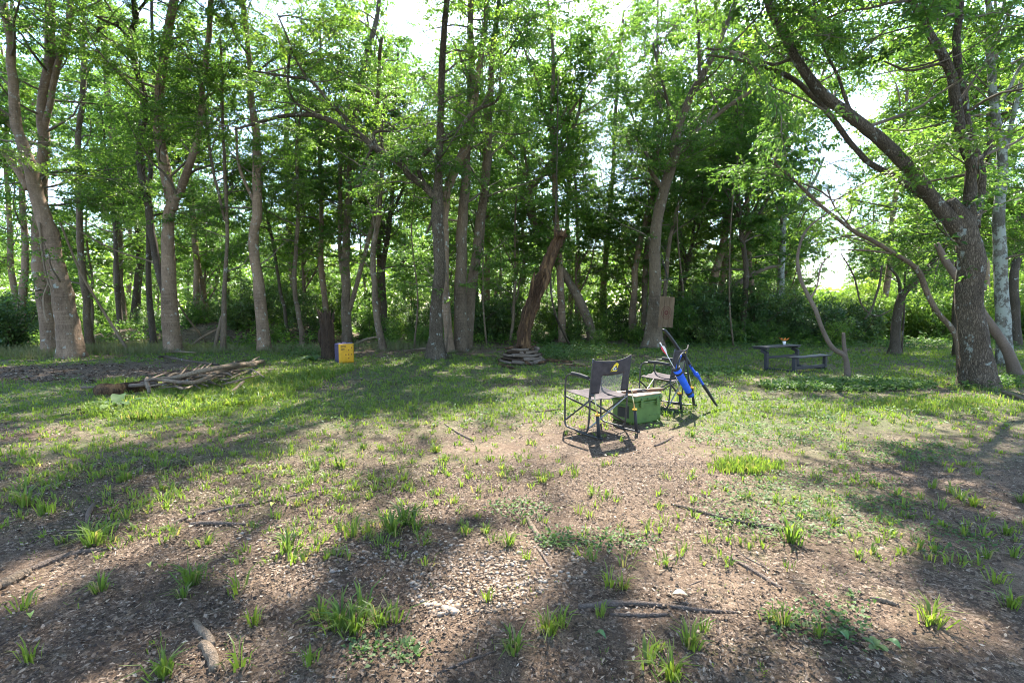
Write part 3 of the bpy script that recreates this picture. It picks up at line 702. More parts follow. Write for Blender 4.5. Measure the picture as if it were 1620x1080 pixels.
# background wood: a few kinds, copied
protos = []
kinds = [('slim background tree with a bare lower trunk in the wood behind', 14, .12, 'bark_grey', .4, 'leaf', 3.5),
         ('crooked background tree with leafy low branches in the wood behind', 12, .13, 'bark_dark', .3, 'leaf', 2.5),
         ('pale-barked background tree with a high crown in the wood behind', 15, .15, 'bark_pink', .5, 'leaf', 4.5),
         ('bushy young background tree leafed almost to the ground', 9, .07, 'bark_grey', .2, 'leaf', 1.2),
         ('low-crowned dense background tree with heavy foliage', 10, .12, 'bark_dark', .3, 'leaf', 1.6)]
for (lab, H, r, mt, fz, lm, zm) in kinds:
    protos.append(gen_tree(lab, 0.0, 0.0, H, r, mt, (R.uniform(-.05, .05), 0), 3, lm, fork_z=fz, zmin=zm, per_m=1.8, Lr=(1.3, 3.0), leaf=.15, lpd=11, sprig=.55, l2sp=.38, carve=False, low=.35, group='trees of the wood behind the clearing'))
used = set()
def place(pi, x, y, s=1.0, protos_=None):
    pr = (protos_ or protos); p = pr[pi]; key = id(p)
    if key not in used: used.add(key); o = p
    else: o = copy_tree(p)
    o.location = (x, y, float(gh(x, y))); o.rotation_euler = (R.normal(0, .03), R.normal(0, .03), R.uniform(0, 6.28)); o.scale = (s, s, s * R.uniform(.9, 1.1)); return o
pts = []
tries = 0
while len(pts) < 108 and tries < 6000:
    tries += 1
    y = 21 + 44 * R.random() ** 1.15; x = R.uniform(-1.2, 1.2) * y
    u, v = px(x, y)
    if y < 24 and (u < 420 or u > 1240): continue
    if 1270 < u < 1345 and y > 24: continue                   # the white gap above the table
    if u > 1330 and y < 34: continue
    if 60 < u < 400 and y > 33 and R.random() < .75: continue      # the meadow shows through here
    if any((x - a) ** 2 + (y - b) ** 2 < (1.9 + y * .035) ** 2 for a, b in pts): continue
    pts.append((x, y))
for (x, y) in pts:
    place(int(R.choice([0, 0, 1, 1, 2, 3, 3, 3, 2, 4])), x, y, R.uniform(.8, 1.2))

for (u, y, k_, s_) in [(890,22,2,1.15),(600,25,0,1.2),(330,25,2,1.1),(1390,26,2,1.1),(1560,24,2,1.1),(1200,26,2,1.1),(30,24,2,1.1),(1020,25,0,1.25),(1130,27,2,1.25),(1070,29,1,1.3),(1440,28,2,1.2),(1500,33,0,1.3),(770,28,2,1.2),(900,30,0,1.3),(1240,30,2,1.2)]:
    place(k_, (u - 810) / F * y, y, s_)

# ------------------------------------------------------------------ shrubs
def gen_bush(label, H, W, leafmat, leaf, nst=9, group=None, name='shrub', wood='bark_dark', dense=7):
    root = empty(name, (0, 0, 0)); tag(root, label, 'shrub', group); br = MB(); lv = MB(); LP, LD, LC = [], [], []
    for s in range(nst):
        az = R.uniform(0, 6.28); e = R.uniform(.25, 1.0)
        d = [math.cos(az) * e * W / H, math.sin(az) * e * W / H, 1]
        b = walk([R.normal(0, .1), R.normal(0, .1), -.05], d, H * R.uniform(.7, 1.1), 7, .13, -.01)
        tube(br, b, np.linspace(.022, .006, 8), 5, cap=False)
        for t in np.linspace(.12, 1, int(H * 7)):
            f = t * 7; k = min(int(f), 6); p = b[k] + (b[k+1] - b[k]) * (f - k)
            d2 = R.normal(0, 1, 3); d2[2] *= .4; L = R.uniform(.25, .6) * W * .6
            c = walk(p, d2, L, 3, .2, -.03); tube(br, c, np.linspace(.006, .002, 4), 3, cap=False)
            nn = int(dense * 4); tt = R.uniform(.1, 1, nn) * 3; kk = np.minimum(tt.astype(int), 2)
            q = c[kk] + (c[kk+1] - c[kk]) * (tt - kk)[:, None]
            LP.append(q + R.normal(0, .07, (nn, 3))); LD.append(R.normal(0, .7, (nn, 3)) + d2 / np.linalg.norm(d2)); LC.append(np.full(nn, R.random()))
    LP = np.concatenate(LP); LP[:, 2] = np.maximum(LP[:, 2], .03)
    leaf_quads(lv, LP, np.concatenate(LD), leaf, clus=np.concatenate(LC))
    br.build('stems', M[wood], root); lv.build('foliage', M[leafmat], root); return root
sh_dark = [gen_bush('dark glossy shrub in the understory behind the clearing', 2.3, 1.5, 'leaf_dark', .10, group='dark shrubs under the trees'),
           gen_bush('dark spreading shrub in the understory behind the clearing', 1.6, 1.6, 'leaf_dark', .10, group='dark shrubs under the trees')]
sh_mid = [gen_bush('mid green leafy shrub among the back trunks', 1.5, 1.1, 'leaf', .10, 8, group='green shrubs under the trees'),
          gen_bush('tall loose green shrub among the back trunks', 2.6, 1.4, 'leaf', .12, 8, group='green shrubs under the trees')]
sh_sun = [gen_bush('bright sunlit shrub on the right beyond the massive tree', 2.4, 1.8, 'leaf_sunlit', .12, 10, group='sunlit shrubs on the right'),
          gen_bush('tall bright sunlit shrub on the right beyond the massive tree', 3.6, 1.8, 'leaf_sunlit', .13, 9, group='sunlit shrubs on the right', dense=6)]
def at(u, Y): return (u - 810) / F * Y
for (u, Y, k, s) in [(15,17.5,0,1.1),(-25,18,0,1.2),(55,24,1,1),(370,22.5,0,1),(405,24,0,1.15),(460,24,0,1),(500,23,1,1.1),(340,24,1,1.1),(435,26,0,1.2),
                     (765,22,0,1.25),(800,23,0,1.2),(840,24,1,1.2),(780,24,0,1.4),(1095,21,0,1.25),(1120,21.5,0,1.35),(1150,22,0,1.4),(1180,22.5,0,1.5),(1100,24,0,1.5),
                     (1210,23,0,1.4),(1240,24,0,1.3),(1265,22.5,1,1.3),(1300,21,1,1.3),(1320,22.5,0,1.1),(1350,20.5,1,1.25),(1375,21,0,1.0),(1130,19.8,1,1),(880,26,0,1.1),
                     (660,26,0,1.1),(985,26,0,1.2),(240,26,1,1)]:
    place(k, at(u, Y), Y, s, sh_dark)
for (u, Y, k, s) in [(665,19.5,0,.7),(620,22,0,.8),(585,23,0,1),(860,20,0,.6),(905,22,0,.9),(970,23,0,1),(1000,21,0,.7),(740,23,0,.9),(430,21,0,.6),(300,23,0,.8),
                     (1075,20,1,.8),(1085,22,1,1),(1180,20.5,0,.8),(1215,20,0,.8),(1320,19,0,.8),(1255,20.5,0,.7),(540,24,1,.9),(690,24,1,.9),(880,24,1,.9),(950,26,1,1),
                     (600,28,1,1.1),(500,29,1,1.1),(720,30,1,1.2),(820,30,1,1.2),(1040,30,1,1.2),(120,28,0,1),(60,27,1,1),(30,25,1,1.1),(390,30,1,1),(270,19.5,0,.35),(945,18.5,0,.55),(470,31,1,1.2)]:
    place(k, at(u, Y), Y, s, sh_mid)
for i in range(60):
    Y = R.uniform(27, 50); u = R.uniform(-60, 1680)
    if not 1270 < u < 1345: place(int(R.integers(2)), at(u, Y), Y, R.uniform(.9, 1.5), sh_mid)
for (u, Y, k, s) in [(1400,24,0,1),(1440,23,0,1),(1480,22,0,1),(1520,22,0,.9),(1560,23,0,1.1),(1600,22,0,1.1),(1640,21,0,1),(1380,27,1,1),(1420,28,1,1),(1460,27,1,1.1),
                     (1500,28,1,1.2),(1550,27,1,1.2),(1600,27,1,1.2),(1650,26,1,1.1),(1350,29,1,1),(1400,34,1,1.2),(1450,35,1,1.3),(1520,35,1,1.4),(1590,34,1,1.3),(1320,36,0,1.0),(1700,25,1,1)]:
    place(k, at(u, Y), Y, s, sh_sun)

# far edge of the wood, one mass of foliage
def far_wood():
    mb = MB(); n = 60000
    az = R.uniform(-1.02, 1.02, n); rr = R.uniform(78, 105, n)
    x = np.tan(az) * rr; y = rr
    top = 13.5 + 4.0 * fbm(x * .06, y * .02, 3.0) + 2.0 * vnoise(x * .3, 2.0, 1.0)
    uu = 810 + F * x / y
    top = top * np.where((uu > 1250) & (uu < 1370), .35, 1.0)
    z = top * R.random(n) ** .8
    leaf_quads(mb, np.stack([x, y, z], 1), R.normal(0, 1, (n, 3)), .85, wid=.7, clus=.5 + .5 * fbm(x * .2, z * .4, 2.0))
    o = mb.build('far_woodland', M['leaf_sunlit']); tag(o, 'pale far edge of the wood seen between the trunks', 'woodland', kind='stuff')
far_wood()

# ------------------------------------------------------------------ grass, weeds, litter, pebbles
def blades(mb, cx, cy, h, n_per, spread, wid, lean=.6, rndc=None, cheap=False):
    """cx.. arrays of tufts; n_per blades each"""
    m = len(cx)
    if m == 0: return
    X = np.repeat(cx, n_per); Y = np.repeat(cy, n_per); H = np.repeat(h, n_per) * R.uniform(.5, 1.15, m * n_per)
    n = len(X); az = R.uniform(0, 6.283, n); rad = np.abs(R.normal(0, 1, n)) * np.repeat(np.broadcast_to(spread, (m,)), n_per)
    bx = X + np.cos(az) * rad; by = Y + np.sin(az) * rad; bz = gh(bx, by) - .005
    ln = R.uniform(.15, 1.0, n) * lean; d = np.stack([np.cos(az + R.normal(0, .4, n)) * ln, np.sin(az + R.normal(0, .4, n)) * ln], 1)
    W = np.repeat(np.broadcast_to(wid, (m,)), n_per) * R.uniform(.7, 1.3, n); s = np.stack([-np.sin(az + R.normal(0,.8,n)), np.cos(az + R.normal(0,.8,n)), np.zeros(n)], 1)
    B = np.stack([bx, by, bz], 1)
    m1 = B + np.stack([d[:, 0] * H * .35, d[:, 1] * H * .35, H * .6], 1)
    tp = B + np.stack([d[:, 0] * H * 1.1, d[:, 1] * H * 1.1, H * (1.0 - .45 * ln)], 1)
    w_ = W[:, None]
    v = np.stack([B - s * w_ * .5, B + s * w_ * .5, m1 + s * w_ * .5, m1 - s * w_ * .5, tp + s * w_ * .08, tp - s * w_ * .08], 1).reshape(-1, 3)
    if cheap:
        v = v.reshape(n, 6, 3)[:, [0, 1, 4, 5]]; v[:, 2] += s * w_ * .2; v[:, 3] -= s * w_ * .2; v = v.reshape(-1, 3)
        r = np.clip(np.repeat(R.random(m) if rndc is None else rndc, n_per) * .5 + .5 * R.random(n), 0, 1) * .86
        mb.add(v, np.arange(n * 4).reshape(n, 4), rnd=np.repeat(r, 4)); return
    i = np.arange(n)[:, None] * 6
    q = np.concatenate([i + [[0, 1, 2, 3]], i + [[3, 2, 4, 5]]])
    r = np.clip(np.repeat(R.random(m) if rndc is None else rndc, n_per) * .5 + .5 * R.random(n), 0, 1) * .86
    r = np.where(R.random(n) < .08, .99, r)
    mb.add(v, q, rnd=np.repeat(r, 6))
def scatter(n, y0, y1, pw=1.0, xm=1.12):
    """uniform over the visible wedge of ground"""
    y = np.sqrt(R.uniform(y0 ** 2, y1 ** 2, int(n))); x = R.uniform(-xm, xm, len(y)) * (y + .3); return x, y

g = MB()
x, y = scatter(28000, 6.2, 21); d = dens(x, y); k = R.random(len(x)) < d ** 1.3 * .85; x, y = x[k], y[k]
blades(g, x, y, R.uniform(.035, .10, len(x)), 7, .05, .007 + .0008 * y, cheap=True)
x, y = scatter(5200, 1.7, 7.5); d = dens(x, y); k = R.random(len(x)) < d ** 1.5 * .75; x, y = x[k], y[k]
blades(g, x, y, R.uniform(.03, .085, len(x)), 13, .025, .006)
x, y = scatter(9000, 1.7, 8.0); k = R.random(len(x)) < .15 + dens(x, y); blades(g, x[k], y[k], R.uniform(.012, .035, k.sum()), 4, .03, .004, cheap=True)
def px_uniform(n, u0, u1, v0, v1):
    uv = np.stack([R.uniform(u0, u1, n), R.uniform(v0, v1, n)], 1); P_ = np.array([G(a, b)[:2] for a, b in uv]); return P_[:, 0], P_[:, 1], uv
x, y, uv = px_uniform(3600, -20, 1640, 618, 900); k = R.random(len(x)) < np.clip(.12 + .85 * np.exp(-((uv[:, 0] - 250) / 420) ** 2 - ((uv[:, 1] - 715) / 90) ** 2) + .3 * np.exp(-((uv[:, 1] - 630) / 40) ** 2) + .25 * fbm(x, y, 40.), 0, 1)
x, y = x[k], y[k]; blades(g, x, y, R.uniform(.04, .10, len(x)), 11, .024, .008, lean=1.0, rndc=R.uniform(.3, 1, len(x)))
# lush long grass round the brush pile
def px_scatter(n, cu, cv, a, b_, rot=0):
    t = R.uniform(0, 6.283, n); r = np.sqrt(R.random(n)); du, dv = a * r * np.cos(t), b_ * r * np.sin(t)
    P_ = np.array([G(cu + p * math.cos(rot) - q * math.sin(rot), cv + p * math.sin(rot) + q * math.cos(rot))[:2] for p, q in zip(du, dv)]); return P_[:, 0], P_[:, 1]
for (cu, cv, a, b_, n) in [(240,640,105,14,520),(330,622,100,16,620),(440,606,80,16,430),(500,592,60,10,220),(180,612,40,10,100),(400,630,60,10,200),(270,655,80,6,160)]:
    x, y = px_scatter(n, cu, cv, a, b_, -.12); blades(g, x, y, R.uniform(.07, .19, n), 10, .05, .012, lean=1.0, rndc=R.uniform(.3, .9, n))
for (cu, cv, a, b_, n) in [(1400,604,90,8,200),(1560,612,60,8,160),(1180,742,50,12,160),(1480,640,120,10,220)]:
    x, y = px_scatter(n, cu, cv, a, b_); blades(g, x, y, R.uniform(.05, .12, n), 12, .05, .007)
tag(g.build('grass', M['grass']), 'short green grass growing patchily over the clearing', 'grass', kind='stuff')
g = MB()
for (cu, cv, a, b_, n) in [(60,560,90,8,500),(200,552,100,10,700),(330,555,60,6,220),(640,548,90,6,300),(470,556,60,5,200)]:
    x, y = px_scatter(n, cu, cv, a, b_); blades(g, x, y, R.uniform(.12, .34, n), 8, .09, .012, lean=.7, cheap=True)
for (bx_, by_, br_) in BASES:
    n = 34; az = R.uniform(0, 6.28, n); rr = br_ * R.uniform(.9, 2.4, n) + .03; blades(g, bx_ + np.cos(az) * rr, by_ + np.sin(az) * rr, R.uniform(.05, .22, n), 5, .04, .010, lean=.9, cheap=True)
tag(g.build('dry_grass', M['drygrass']), 'straw coloured long grass at the foot of the left trees', 'dry grass', kind='stuff')
# low broad-leaved weeds
def weeds(mb, x, y, h, nl=9, leaf=.035):
    n = len(x); X = np.repeat(x, nl); Y = np.repeat(y, nl); az = R.uniform(0, 6.283, n * nl); r = R.uniform(.01, .07, n * nl)
    p = np.stack([X + np.cos(az) * r, Y + np.sin(az) * r, gh(X, Y) + np.repeat(h, nl) * R.uniform(.2, 1, n * nl)], 1)
    leaf_quads(mb, p, np.stack([np.cos(az), np.sin(az), np.full(len(az), .35)], 1), leaf, wid=.62, clus=np.repeat(R.random(n), nl), droop=0)
g = MB()
x, y = scatter(8000, 5.5, 22); k = R.random(len(x)) < np.clip(dens(x, y) * .9 + .05, 0, 1) * (.35 + .65 * (vnoise(x * .6, y * .6, 30.) > 0)); weeds(g, x[k], y[k], R.uniform(.02, .12, k.sum()), 8, .045)
for (cu, cv, a, b_, n, h) in [(900,560,70,10,400,.3),(1250,548,200,6,500,.25),(1500,548,110,8,500,.35),(1340,612,140,9,700,.12),(1560,610,50,8,300,.16),(480,560,40,6,120,.25),
                           (1280,800,170,60,260,.045),(1200,690,120,20,200,.05),(890,857,45,12,40,.05),(970,860,60,16,30,.03),(1330,985,45,45,26,.04),(1250,990,30,22,16,.04),(820,810,60,14,36,.03),
                           (1420,715,110,20,150,.04),(610,1035,60,16,26,.025),(1500,860,70,25,30,.03),(1060,590,140,8,400,.1),(1000,655,60,8,60,.05)]:
    x, y = px_scatter(n, cu, cv, a, b_); weeds(g, x, y, R.uniform(.3, 1, n) * h, 7, .026 if h < .1 else .07)
tag(g.build('ground_weeds', M['herb']), 'low broad-leaved weeds spreading over the soil', 'weeds', kind='stuff')

# forest-floor plants beneath the back trees
g = MB()
x, y = scatter(5500, 19, 34, xm=1.15); k = fbm(x * .3, y * .3, 8.0) > -.15; x, y = x[k], y[k]
weeds(g, x, y, R.uniform(.1, .55, len(x)), 12, .13)
tag(g.build('undergrowth', M['leaf']), 'knee-high green undergrowth beneath the back trees', 'undergrowth', kind='stuff')

def flakes(mb, x, y, size, asp=.55, curl=.35, z0=.004):
    n = len(x); az = R.uniform(0, 6.283, n); L = size; W = size * asp * R.uniform(.5, 1.3, n)
    nrm = np.stack([R.normal(0, .35, n), R.normal(0, .35, n), np.ones(n)], 1); nrm /= np.linalg.norm(nrm, axis=1)[:, None]
    a = np.stack([np.cos(az), np.sin(az), np.zeros(n)], 1); a -= nrm * (a * nrm).sum(1)[:, None]; b = np.cross(nrm, a)
    c = np.stack([x, y, gh(x, y) + z0 + R.random(n) * .012], 1); L = L[:, None]; W = W[:, None]
    cu = R.uniform(0, curl, (n, 1))
    v = np.stack([c - a * L * .5, c - b * W * .5 * R.uniform(.6, 1.2, (n, 1)) + nrm * W * cu, c + a * L * .5 + nrm * L * cu * .4, c + b * W * .5 + nrm * W * cu * .8], 1)
    mb.add(v.reshape(-1, 3), np.arange(n * 4).reshape(n, 4), rnd=np.repeat(np.clip(R.random(n) ** 1.3, 0, 1), 4))
l = MB()
def litd(x, y):
    u, v = px(x, y)
    s = .42 + 1.5 * fbm(x * .8, y * .8, 20.0) + .5 * fbm(x * 3, y * 3, 21.) + np.where(u < 700, .35, 0) - np.where((u > 850) & (v < 930) & (v > 740), .35, 0)
    return np.clip(s, .06, 1)
x, y = scatter(150000, 1.65, 4.5); k = R.random(len(x)) < litd(x, y) + .2; flakes(l, x[k], y[k], R.uniform(.005, .016, k.sum()) * R.choice([1, 1, 1.6, 2.2], k.sum()))
x, y = scatter(90000, 4.3, 10); k = R.random(len(x)) < litd(x, y) * .8; flakes(l, x[k], y[k], R.uniform(.012, .038, k.sum()))
x, y = scatter(40000, 9, 22); k = R.random(len(x)) < litd(x, y) * .8; flakes(l, x[k], y[k], R.uniform(.03, .08, k.sum()))
x, y = px_scatter(2600, 160, 592, 230, 14); flakes(l, x, y, R.uniform(.03, .09, 2600), curl=.6)
x, y = R.uniform(-22, -7, 9000), R.uniform(20.5, 27, 9000); flakes(l, x, y, R.uniform(.06, .2, 9000), asp=.25, curl=.9)
x, y = scatter(26000, 1.65, 7.5); k = R.random(len(x)) < .6; flakes(l, x[k], y[k], R.uniform(.02, .07, k.sum()), asp=.07, curl=.2, z0=.008)
tag(l.build('leaf_litter', M['litter'], smooth=False), 'brown dry leaf litter and bark crumbs covering the soil', 'leaf litter', kind='stuff')

def pebbles():
    bm = bmesh.new(); bmesh.ops.create_icosphere(bm, subdivisions=1, radius=1.0)
    bv = np.array([v.co[:] for v in bm.verts]); bf = np.array([[v.index for v in f.verts] for f in bm.faces]); bm.free()
    mb = MB()
    X, Y_, S = [], [], []
    for (cu, cv, a, b_, n, s) in [(750,930,110,46,560,.011),(680,880,100,30,160,.010),(500,885,90,24,170,.012),(840,900,90,40,180,.011),(700,965,26,11,46,.018),(620,900,150,40,160,.009),(420,850,60,20,40,.014)]:
        x, y = px_scatter(n, cu, cv, a, b_); X.append(x); Y_.append(y); S.append(R.uniform(.55, 1.35, n) * s)
    x, y = scatter(500, 1.7, 6); X.append(x); Y_.append(y); S.append(R.uniform(.004, .012, len(x)))
    X, Y_, S = map(np.concatenate, (X, Y_, S)); n = len(X)
    az = R.uniform(0, 6.28, n); sx = S * R.uniform(.9, 1.5, n); sy = S * R.uniform(.7, 1.1, n); sz = S * R.uniform(.4, .7, n)
    V = bv[None] * np.stack([sx, sy, sz], 1)[:, None] * (1 + R.normal(0, .06, (n, len(bv), 1)))
    c, s = np.cos(az)[:, None], np.sin(az)[:, None]
    V = np.stack([V[..., 0] * c - V[..., 1] * s + X[:, None], V[..., 0] * s + V[..., 1] * c + Y_[:, None], V[..., 2] + (gh(X, Y_) + sz * .35)[:, None]], -1)
    mb.add(V.reshape(-1, 3), None, (bf[None] + np.arange(n)[:, None, None] * len(bv)).reshape(-1, 3), rnd=np.repeat(R.random(n), len(bv)))
    tag(mb.build('pebbles', M['pebble']), 'rounded pale river pebbles pressed into the soil', 'pebbles', kind='stuff')
pebbles()

# individual foreground tufts: three kinds copied
tp = []
for i in range(4):
    mb = MB(); n = [34, 22, 46, 16][i]
    gh_keep = gh; gh = lambda a, b: np.zeros(np.shape(a))
    blades(mb, np.zeros(1), np.zeros(1), np.array([.15]), n, .018 + .006 * i, .009, lean=[1.0, .8, 1.1, .75][i], rndc=np.array([.7]))
    gh = gh_keep
    tp.append(mb)
TUFT = [(640,830,50),(555,850,42),(455,872,40),(602,862,30),(540,738,28),(575,975,60),(540,992,55),(622,988,50),(508,978,44),(490,1050,50),(305,925,45),(380,935,42),(290,945,30),
 (400,988,45),(150,862,44),(167,847,36),(138,846,34),(75,812,40),(40,800,40),(35,962,40),(160,935,40),(50,1045,45),(260,1068,50),(380,1052,50),(815,1030,50),(885,990,48),(868,1000,40),(1020,1050,52),
 (1090,1022,52),(1110,1000,36),(1062,1075,55),(965,925,38),(985,930,30),(770,950,34),(805,862,26),(940,782,24),(860,762,26),(910,752,24),(690,715,18),(602,712,16),(795,742,16),(955,738,16),
 (1250,855,44),(1262,862,30),(1240,990,42),(1295,1005,36),(1472,985,46),(1575,920,34),(1560,882,26),(1602,880,30),(1592,845,24),(1486,805,28),(1520,790,28),(1505,780,24),(1540,800,24),(1352,757,18),(1380,767,18),
 (1475,772,20),(1095,690,14),(1250,690,14),(1618,795,24),(640,760,20),(575,710,14),(330,860,20),(470,800,18),(500,745,20),(560,1000,50),(525,1000,44),(600,990,50),(660,840,40),(620,842,40),(740,842,24),(770,842,22),(100,760,26),(200,760,24),(260,740,22),(200,820,24),(950,975,30),(1600,960,34),(1545,750,18),(1040,1030,30)]
for i, (u, v, h) in enumerate(TUFT):
    p = onG(u, v); s = h / F * p[1] / .15 * 1.0
    if i < 4: o = tp[i].build('grass_tuft', M['grass'])
    else: o = protoT[i % 4].copy(); C.objects.link(o)
    if i == 0: protoT = []
    if i < 4: protoT.append(o)
    o.location = (p[0], p[1], p[2] - .003); o.rotation_euler = (0, 0, R.uniform(0, 6.28)); o.scale = (s, s, s)
    tag(o, 'tuft of fresh green grass growing by itself in the brown litter', 'grass tuft', 'separate grass tufts in the foreground')

# ------------------------------------------------------------------ sticks, logs, brush pile
def branch(label, pts, mat='stick', name='stick', cat='stick', lift=0.0, zs=None, Y=None, group=None, rough=.18, k=8, cap=True):
    """pts in pixels (u, v, width); lies on the ground unless zs gives heights above it"""
    rows = []
    for i, (u, v, w_) in enumerate(pts):
        z = 0.0 if zs is None else zs[i]
        p = G(u, v, z); 
        if Y is not None: p = P(u, v, Y[i] if hasattr(Y, '__len__') else Y)
        else: p = G(u, v, float(gh(p[0], p[1])) + z)
        r = w_ / 2 / F * p[1]
        if Y is None: p[2] += r * .55 + lift
        rows.append([*p, r])
    c = crom(np.array(rows), 6); o0 = c[0, :3].copy(); mb = MB()
    ln = np.arange(len(c)); c[:, :2] += .25 * np.stack([vnoise(ln * .37, pts[0][0]), vnoise(ln * .41, pts[0][1] + 9)], 1) * c[:, 3:4]
    tube(mb, c[:, :3], c[:, 3], k, rough, ns=3, cap=cap)
    o = mb.build(name, M[mat], None, o0); tag(o, label, cat, group); return o
B = branch
B('long dark fallen branch lying on bare soil right of centre', [(1062,798,4),(1110,812,7),(1150,823,8),(1195,832,8),(1240,839,5)], 'bark_dark')
B('rough split bark slab lying across the lower centre', [(915,962,8),(960,957,11),(1010,957,10),(1055,960,8)], 'stick', rough=.4)
B('thinner bark strip continuing right of the split bark slab', [(1058,960,7),(1110,966,7),(1168,969,4)], 'stick', rough=.4)
B('short broken bark strip just in front of the split bark slab', [(965,972,5),(1010,974,7),(1062,972,5)], 'stick', rough=.4)
B('pale brown stick lying in the shade at the lower right', [(1150,880,5),(1190,903,7),(1236,931,6)], 'stick')
B('thin curved twig above the pale brown stick', [(1160,866,2),(1185,884,2.5),(1220,902,2)], 'twig')
B('pale barkless log end poking in at the left edge', [(-30,945,20),(0,930,19),(28,916,17),(44,908,15)], 'deadwood', name='log', cat='log')
B('half-buried root ridge leading away from the pale log end', [(45,905,9),(85,888,11),(130,874,8),(180,868,4)], 'stick', name='root', cat='root')
B('long thin root lying across the litter left of centre', [(250,840,4),(290,822,6),(350,806,6),(420,794,5),(520,772,3),(560,760,2)], 'stick', name='root', cat='root')
B('short root piece below the long thin root', [(300,830,6),(340,829,8),(392,830,4)], 'stick', name='root', cat='root')
B('flat pale wood sliver standing near the pebbles', [(833,818,5),(843,838,9),(856,858,8)], 'deadwood')
B('thin twig lying among the pebbles', [(846,860,3),(862,885,5),(880,908,3)], 'stick')
B('curved twig at the bottom edge left of centre', [(692,1064,3),(735,1048,5),(782,1030,3)], 'stick')
B('small pale rounded stick on reddish soil at the lower right', [(1374,947,7),(1398,951,9),(1422,958,6)], 'deadwood')
B('chunk of pale barked root in the lower left foreground', [(308,985,9),(322,1003,13),(336,1022,12)], 'deadwood', name='root', cat='root')
B('thicker root chunk at the bottom edge on the left', [(322,1020,14),(332,1040,18),(338,1062,14)], 'deadwood', name='root', cat='root')
B('short grey stick left of the near chair', [(848,652,3),(872,650,4),(900,646,3)], 'deadwood')
B('slanting brown twig on the sunlit patch in mid clearing', [(703,670,2),(722,684,4),(748,697,3)], 'stick')
B('short dark bark piece lying on the left among grass', [(135,830,5),(142,812,8),(150,798,6)], 'stick')
B('small twig in the soil in front of the cooler', [(1035,706,3),(1050,700,4),(1066,690,2)], 'stick')
B('dark stick under the shrubs in front of the large dark trunk', [(1005,553,4),(1030,551,5),(1050,553,4)], 'bark_dark')
B('long twig on the litter at the far left', [(80,660,3),(120,655,4),(150,652,3)], 'bark_dark')
B('fine twig standing out of the soil beside the pebble patch', [(755,1005,2),(757,985,2),(760,965,1.5)], 'twig')
B('white broken stick lying by the foot of the massive tree', [(1585,620,5),(1602,626,6),(1622,634,4)], 'deadwood')
rs = np.random.default_rng(5)
for i in range(46):
    u, v = rs.uniform(20, 1600), rs.uniform(650, 1070); a = rs.uniform(0, 6.28); L = rs.uniform(12, 42) * (v - 430) / 500
    B('small loose twig scattered on the forest floor', [(u, v, 1.6), (u + L * .5 * math.cos(a) + rs.normal(0, 3), v + L * .2 * math.sin(a), 2.4), (u + L * math.cos(a), v + L * .4 * math.sin(a), 1.4)], 'stick' if i % 3 else 'deadwood', name='twig', cat='twig', group='loose twigs on the forest floor', k=5)

pile = 'branches heaped in the brush pile'
B('thick arching pale branch on top of the brush pile', [(416,573,6),(395,577,7),(370,580,8),(345,584,8),(313,590,8),(282,598,7),(255,601,6),(230,602,5)], 'deadwood', name='branch', cat='branch', zs=[.05,.25,.34,.36,.34,.28,.24,.2], group=pile)
B('second pale branch curving through the middle of the brush pile', [(405,578,5),(373,582,7),(348,590,7),(327,599,7),(312,606,7),(287,606,6),(262,603,6),(236,601,5)], 'deadwood', name='branch', cat='branch', zs=[.2,.28,.26,.24,.22,.24,.24,.2], group=pile)
B('long thin branch reaching out to the left of the brush pile', [(248,607,6),(227,610,6),(200,612,6),(165,613,5),(130,614,4)], 'stick', name='branch', cat='branch', zs=[.16,.14,.1,.06,.04], group=pile)
B('upright broken fork of the brush pile above the log', [(232,600,6),(234,612,6),(238,628,5)], 'deadwood', name='branch', cat='branch', zs=[.22,.14,.03], group=pile)
B('grey branch leaning off the front of the brush pile', [(385,604,4),(375,614,5),(358,626,4)], 'deadwood', name='branch', cat='branch', zs=[.14,.08,.03], group=pile)
B('dark thin branch behind the brush pile pointing left', [(345,578,4),(300,572,4),(265,566,4),(250,565,3)], 'bark_dark', name='branch', cat='branch', zs=[.2,.14,.12,.14], group=pile)
rs = np.random.default_rng(8)
for i in range(60):
    t = rs.random(); u = 250 + 150 * t; v = 606 - 22 * t + rs.normal(0, 5); L = rs.uniform(25, 70); a = -.2 + rs.normal(0, .35)
    z = rs.uniform(.05, .30)
    B('thin crooked branch tangled in the brush pile', [(u - L * .5, v + L * .5 * .25 + rs.normal(0, 3), rs.uniform(1, 3)), (u, v + rs.normal(0, 4), rs.uniform(1.5, 4)), (u + L * .5 * math.cos(a), v + L * .5 * math.sin(a), 2)], rs.choice(['deadwood', 'stick', 'stick', 'bark_grey']), name='branch', cat='branch', zs=[z * .6, z, z * .8], group='thin branches inside the brush pile', k=6)
B('rotten dark hollow log at the near end of the brush pile', [(163,624,24),(175,625,23),(200,621,21),(225,617,19),(246,613,16)], 'rotwood', name='log', cat='log', rough=.45, k=16)
B('curved strip of bark on the soil left of the rotten log', [(122,650,5),(145,645,7),(170,642,5)], 'bark_dark')
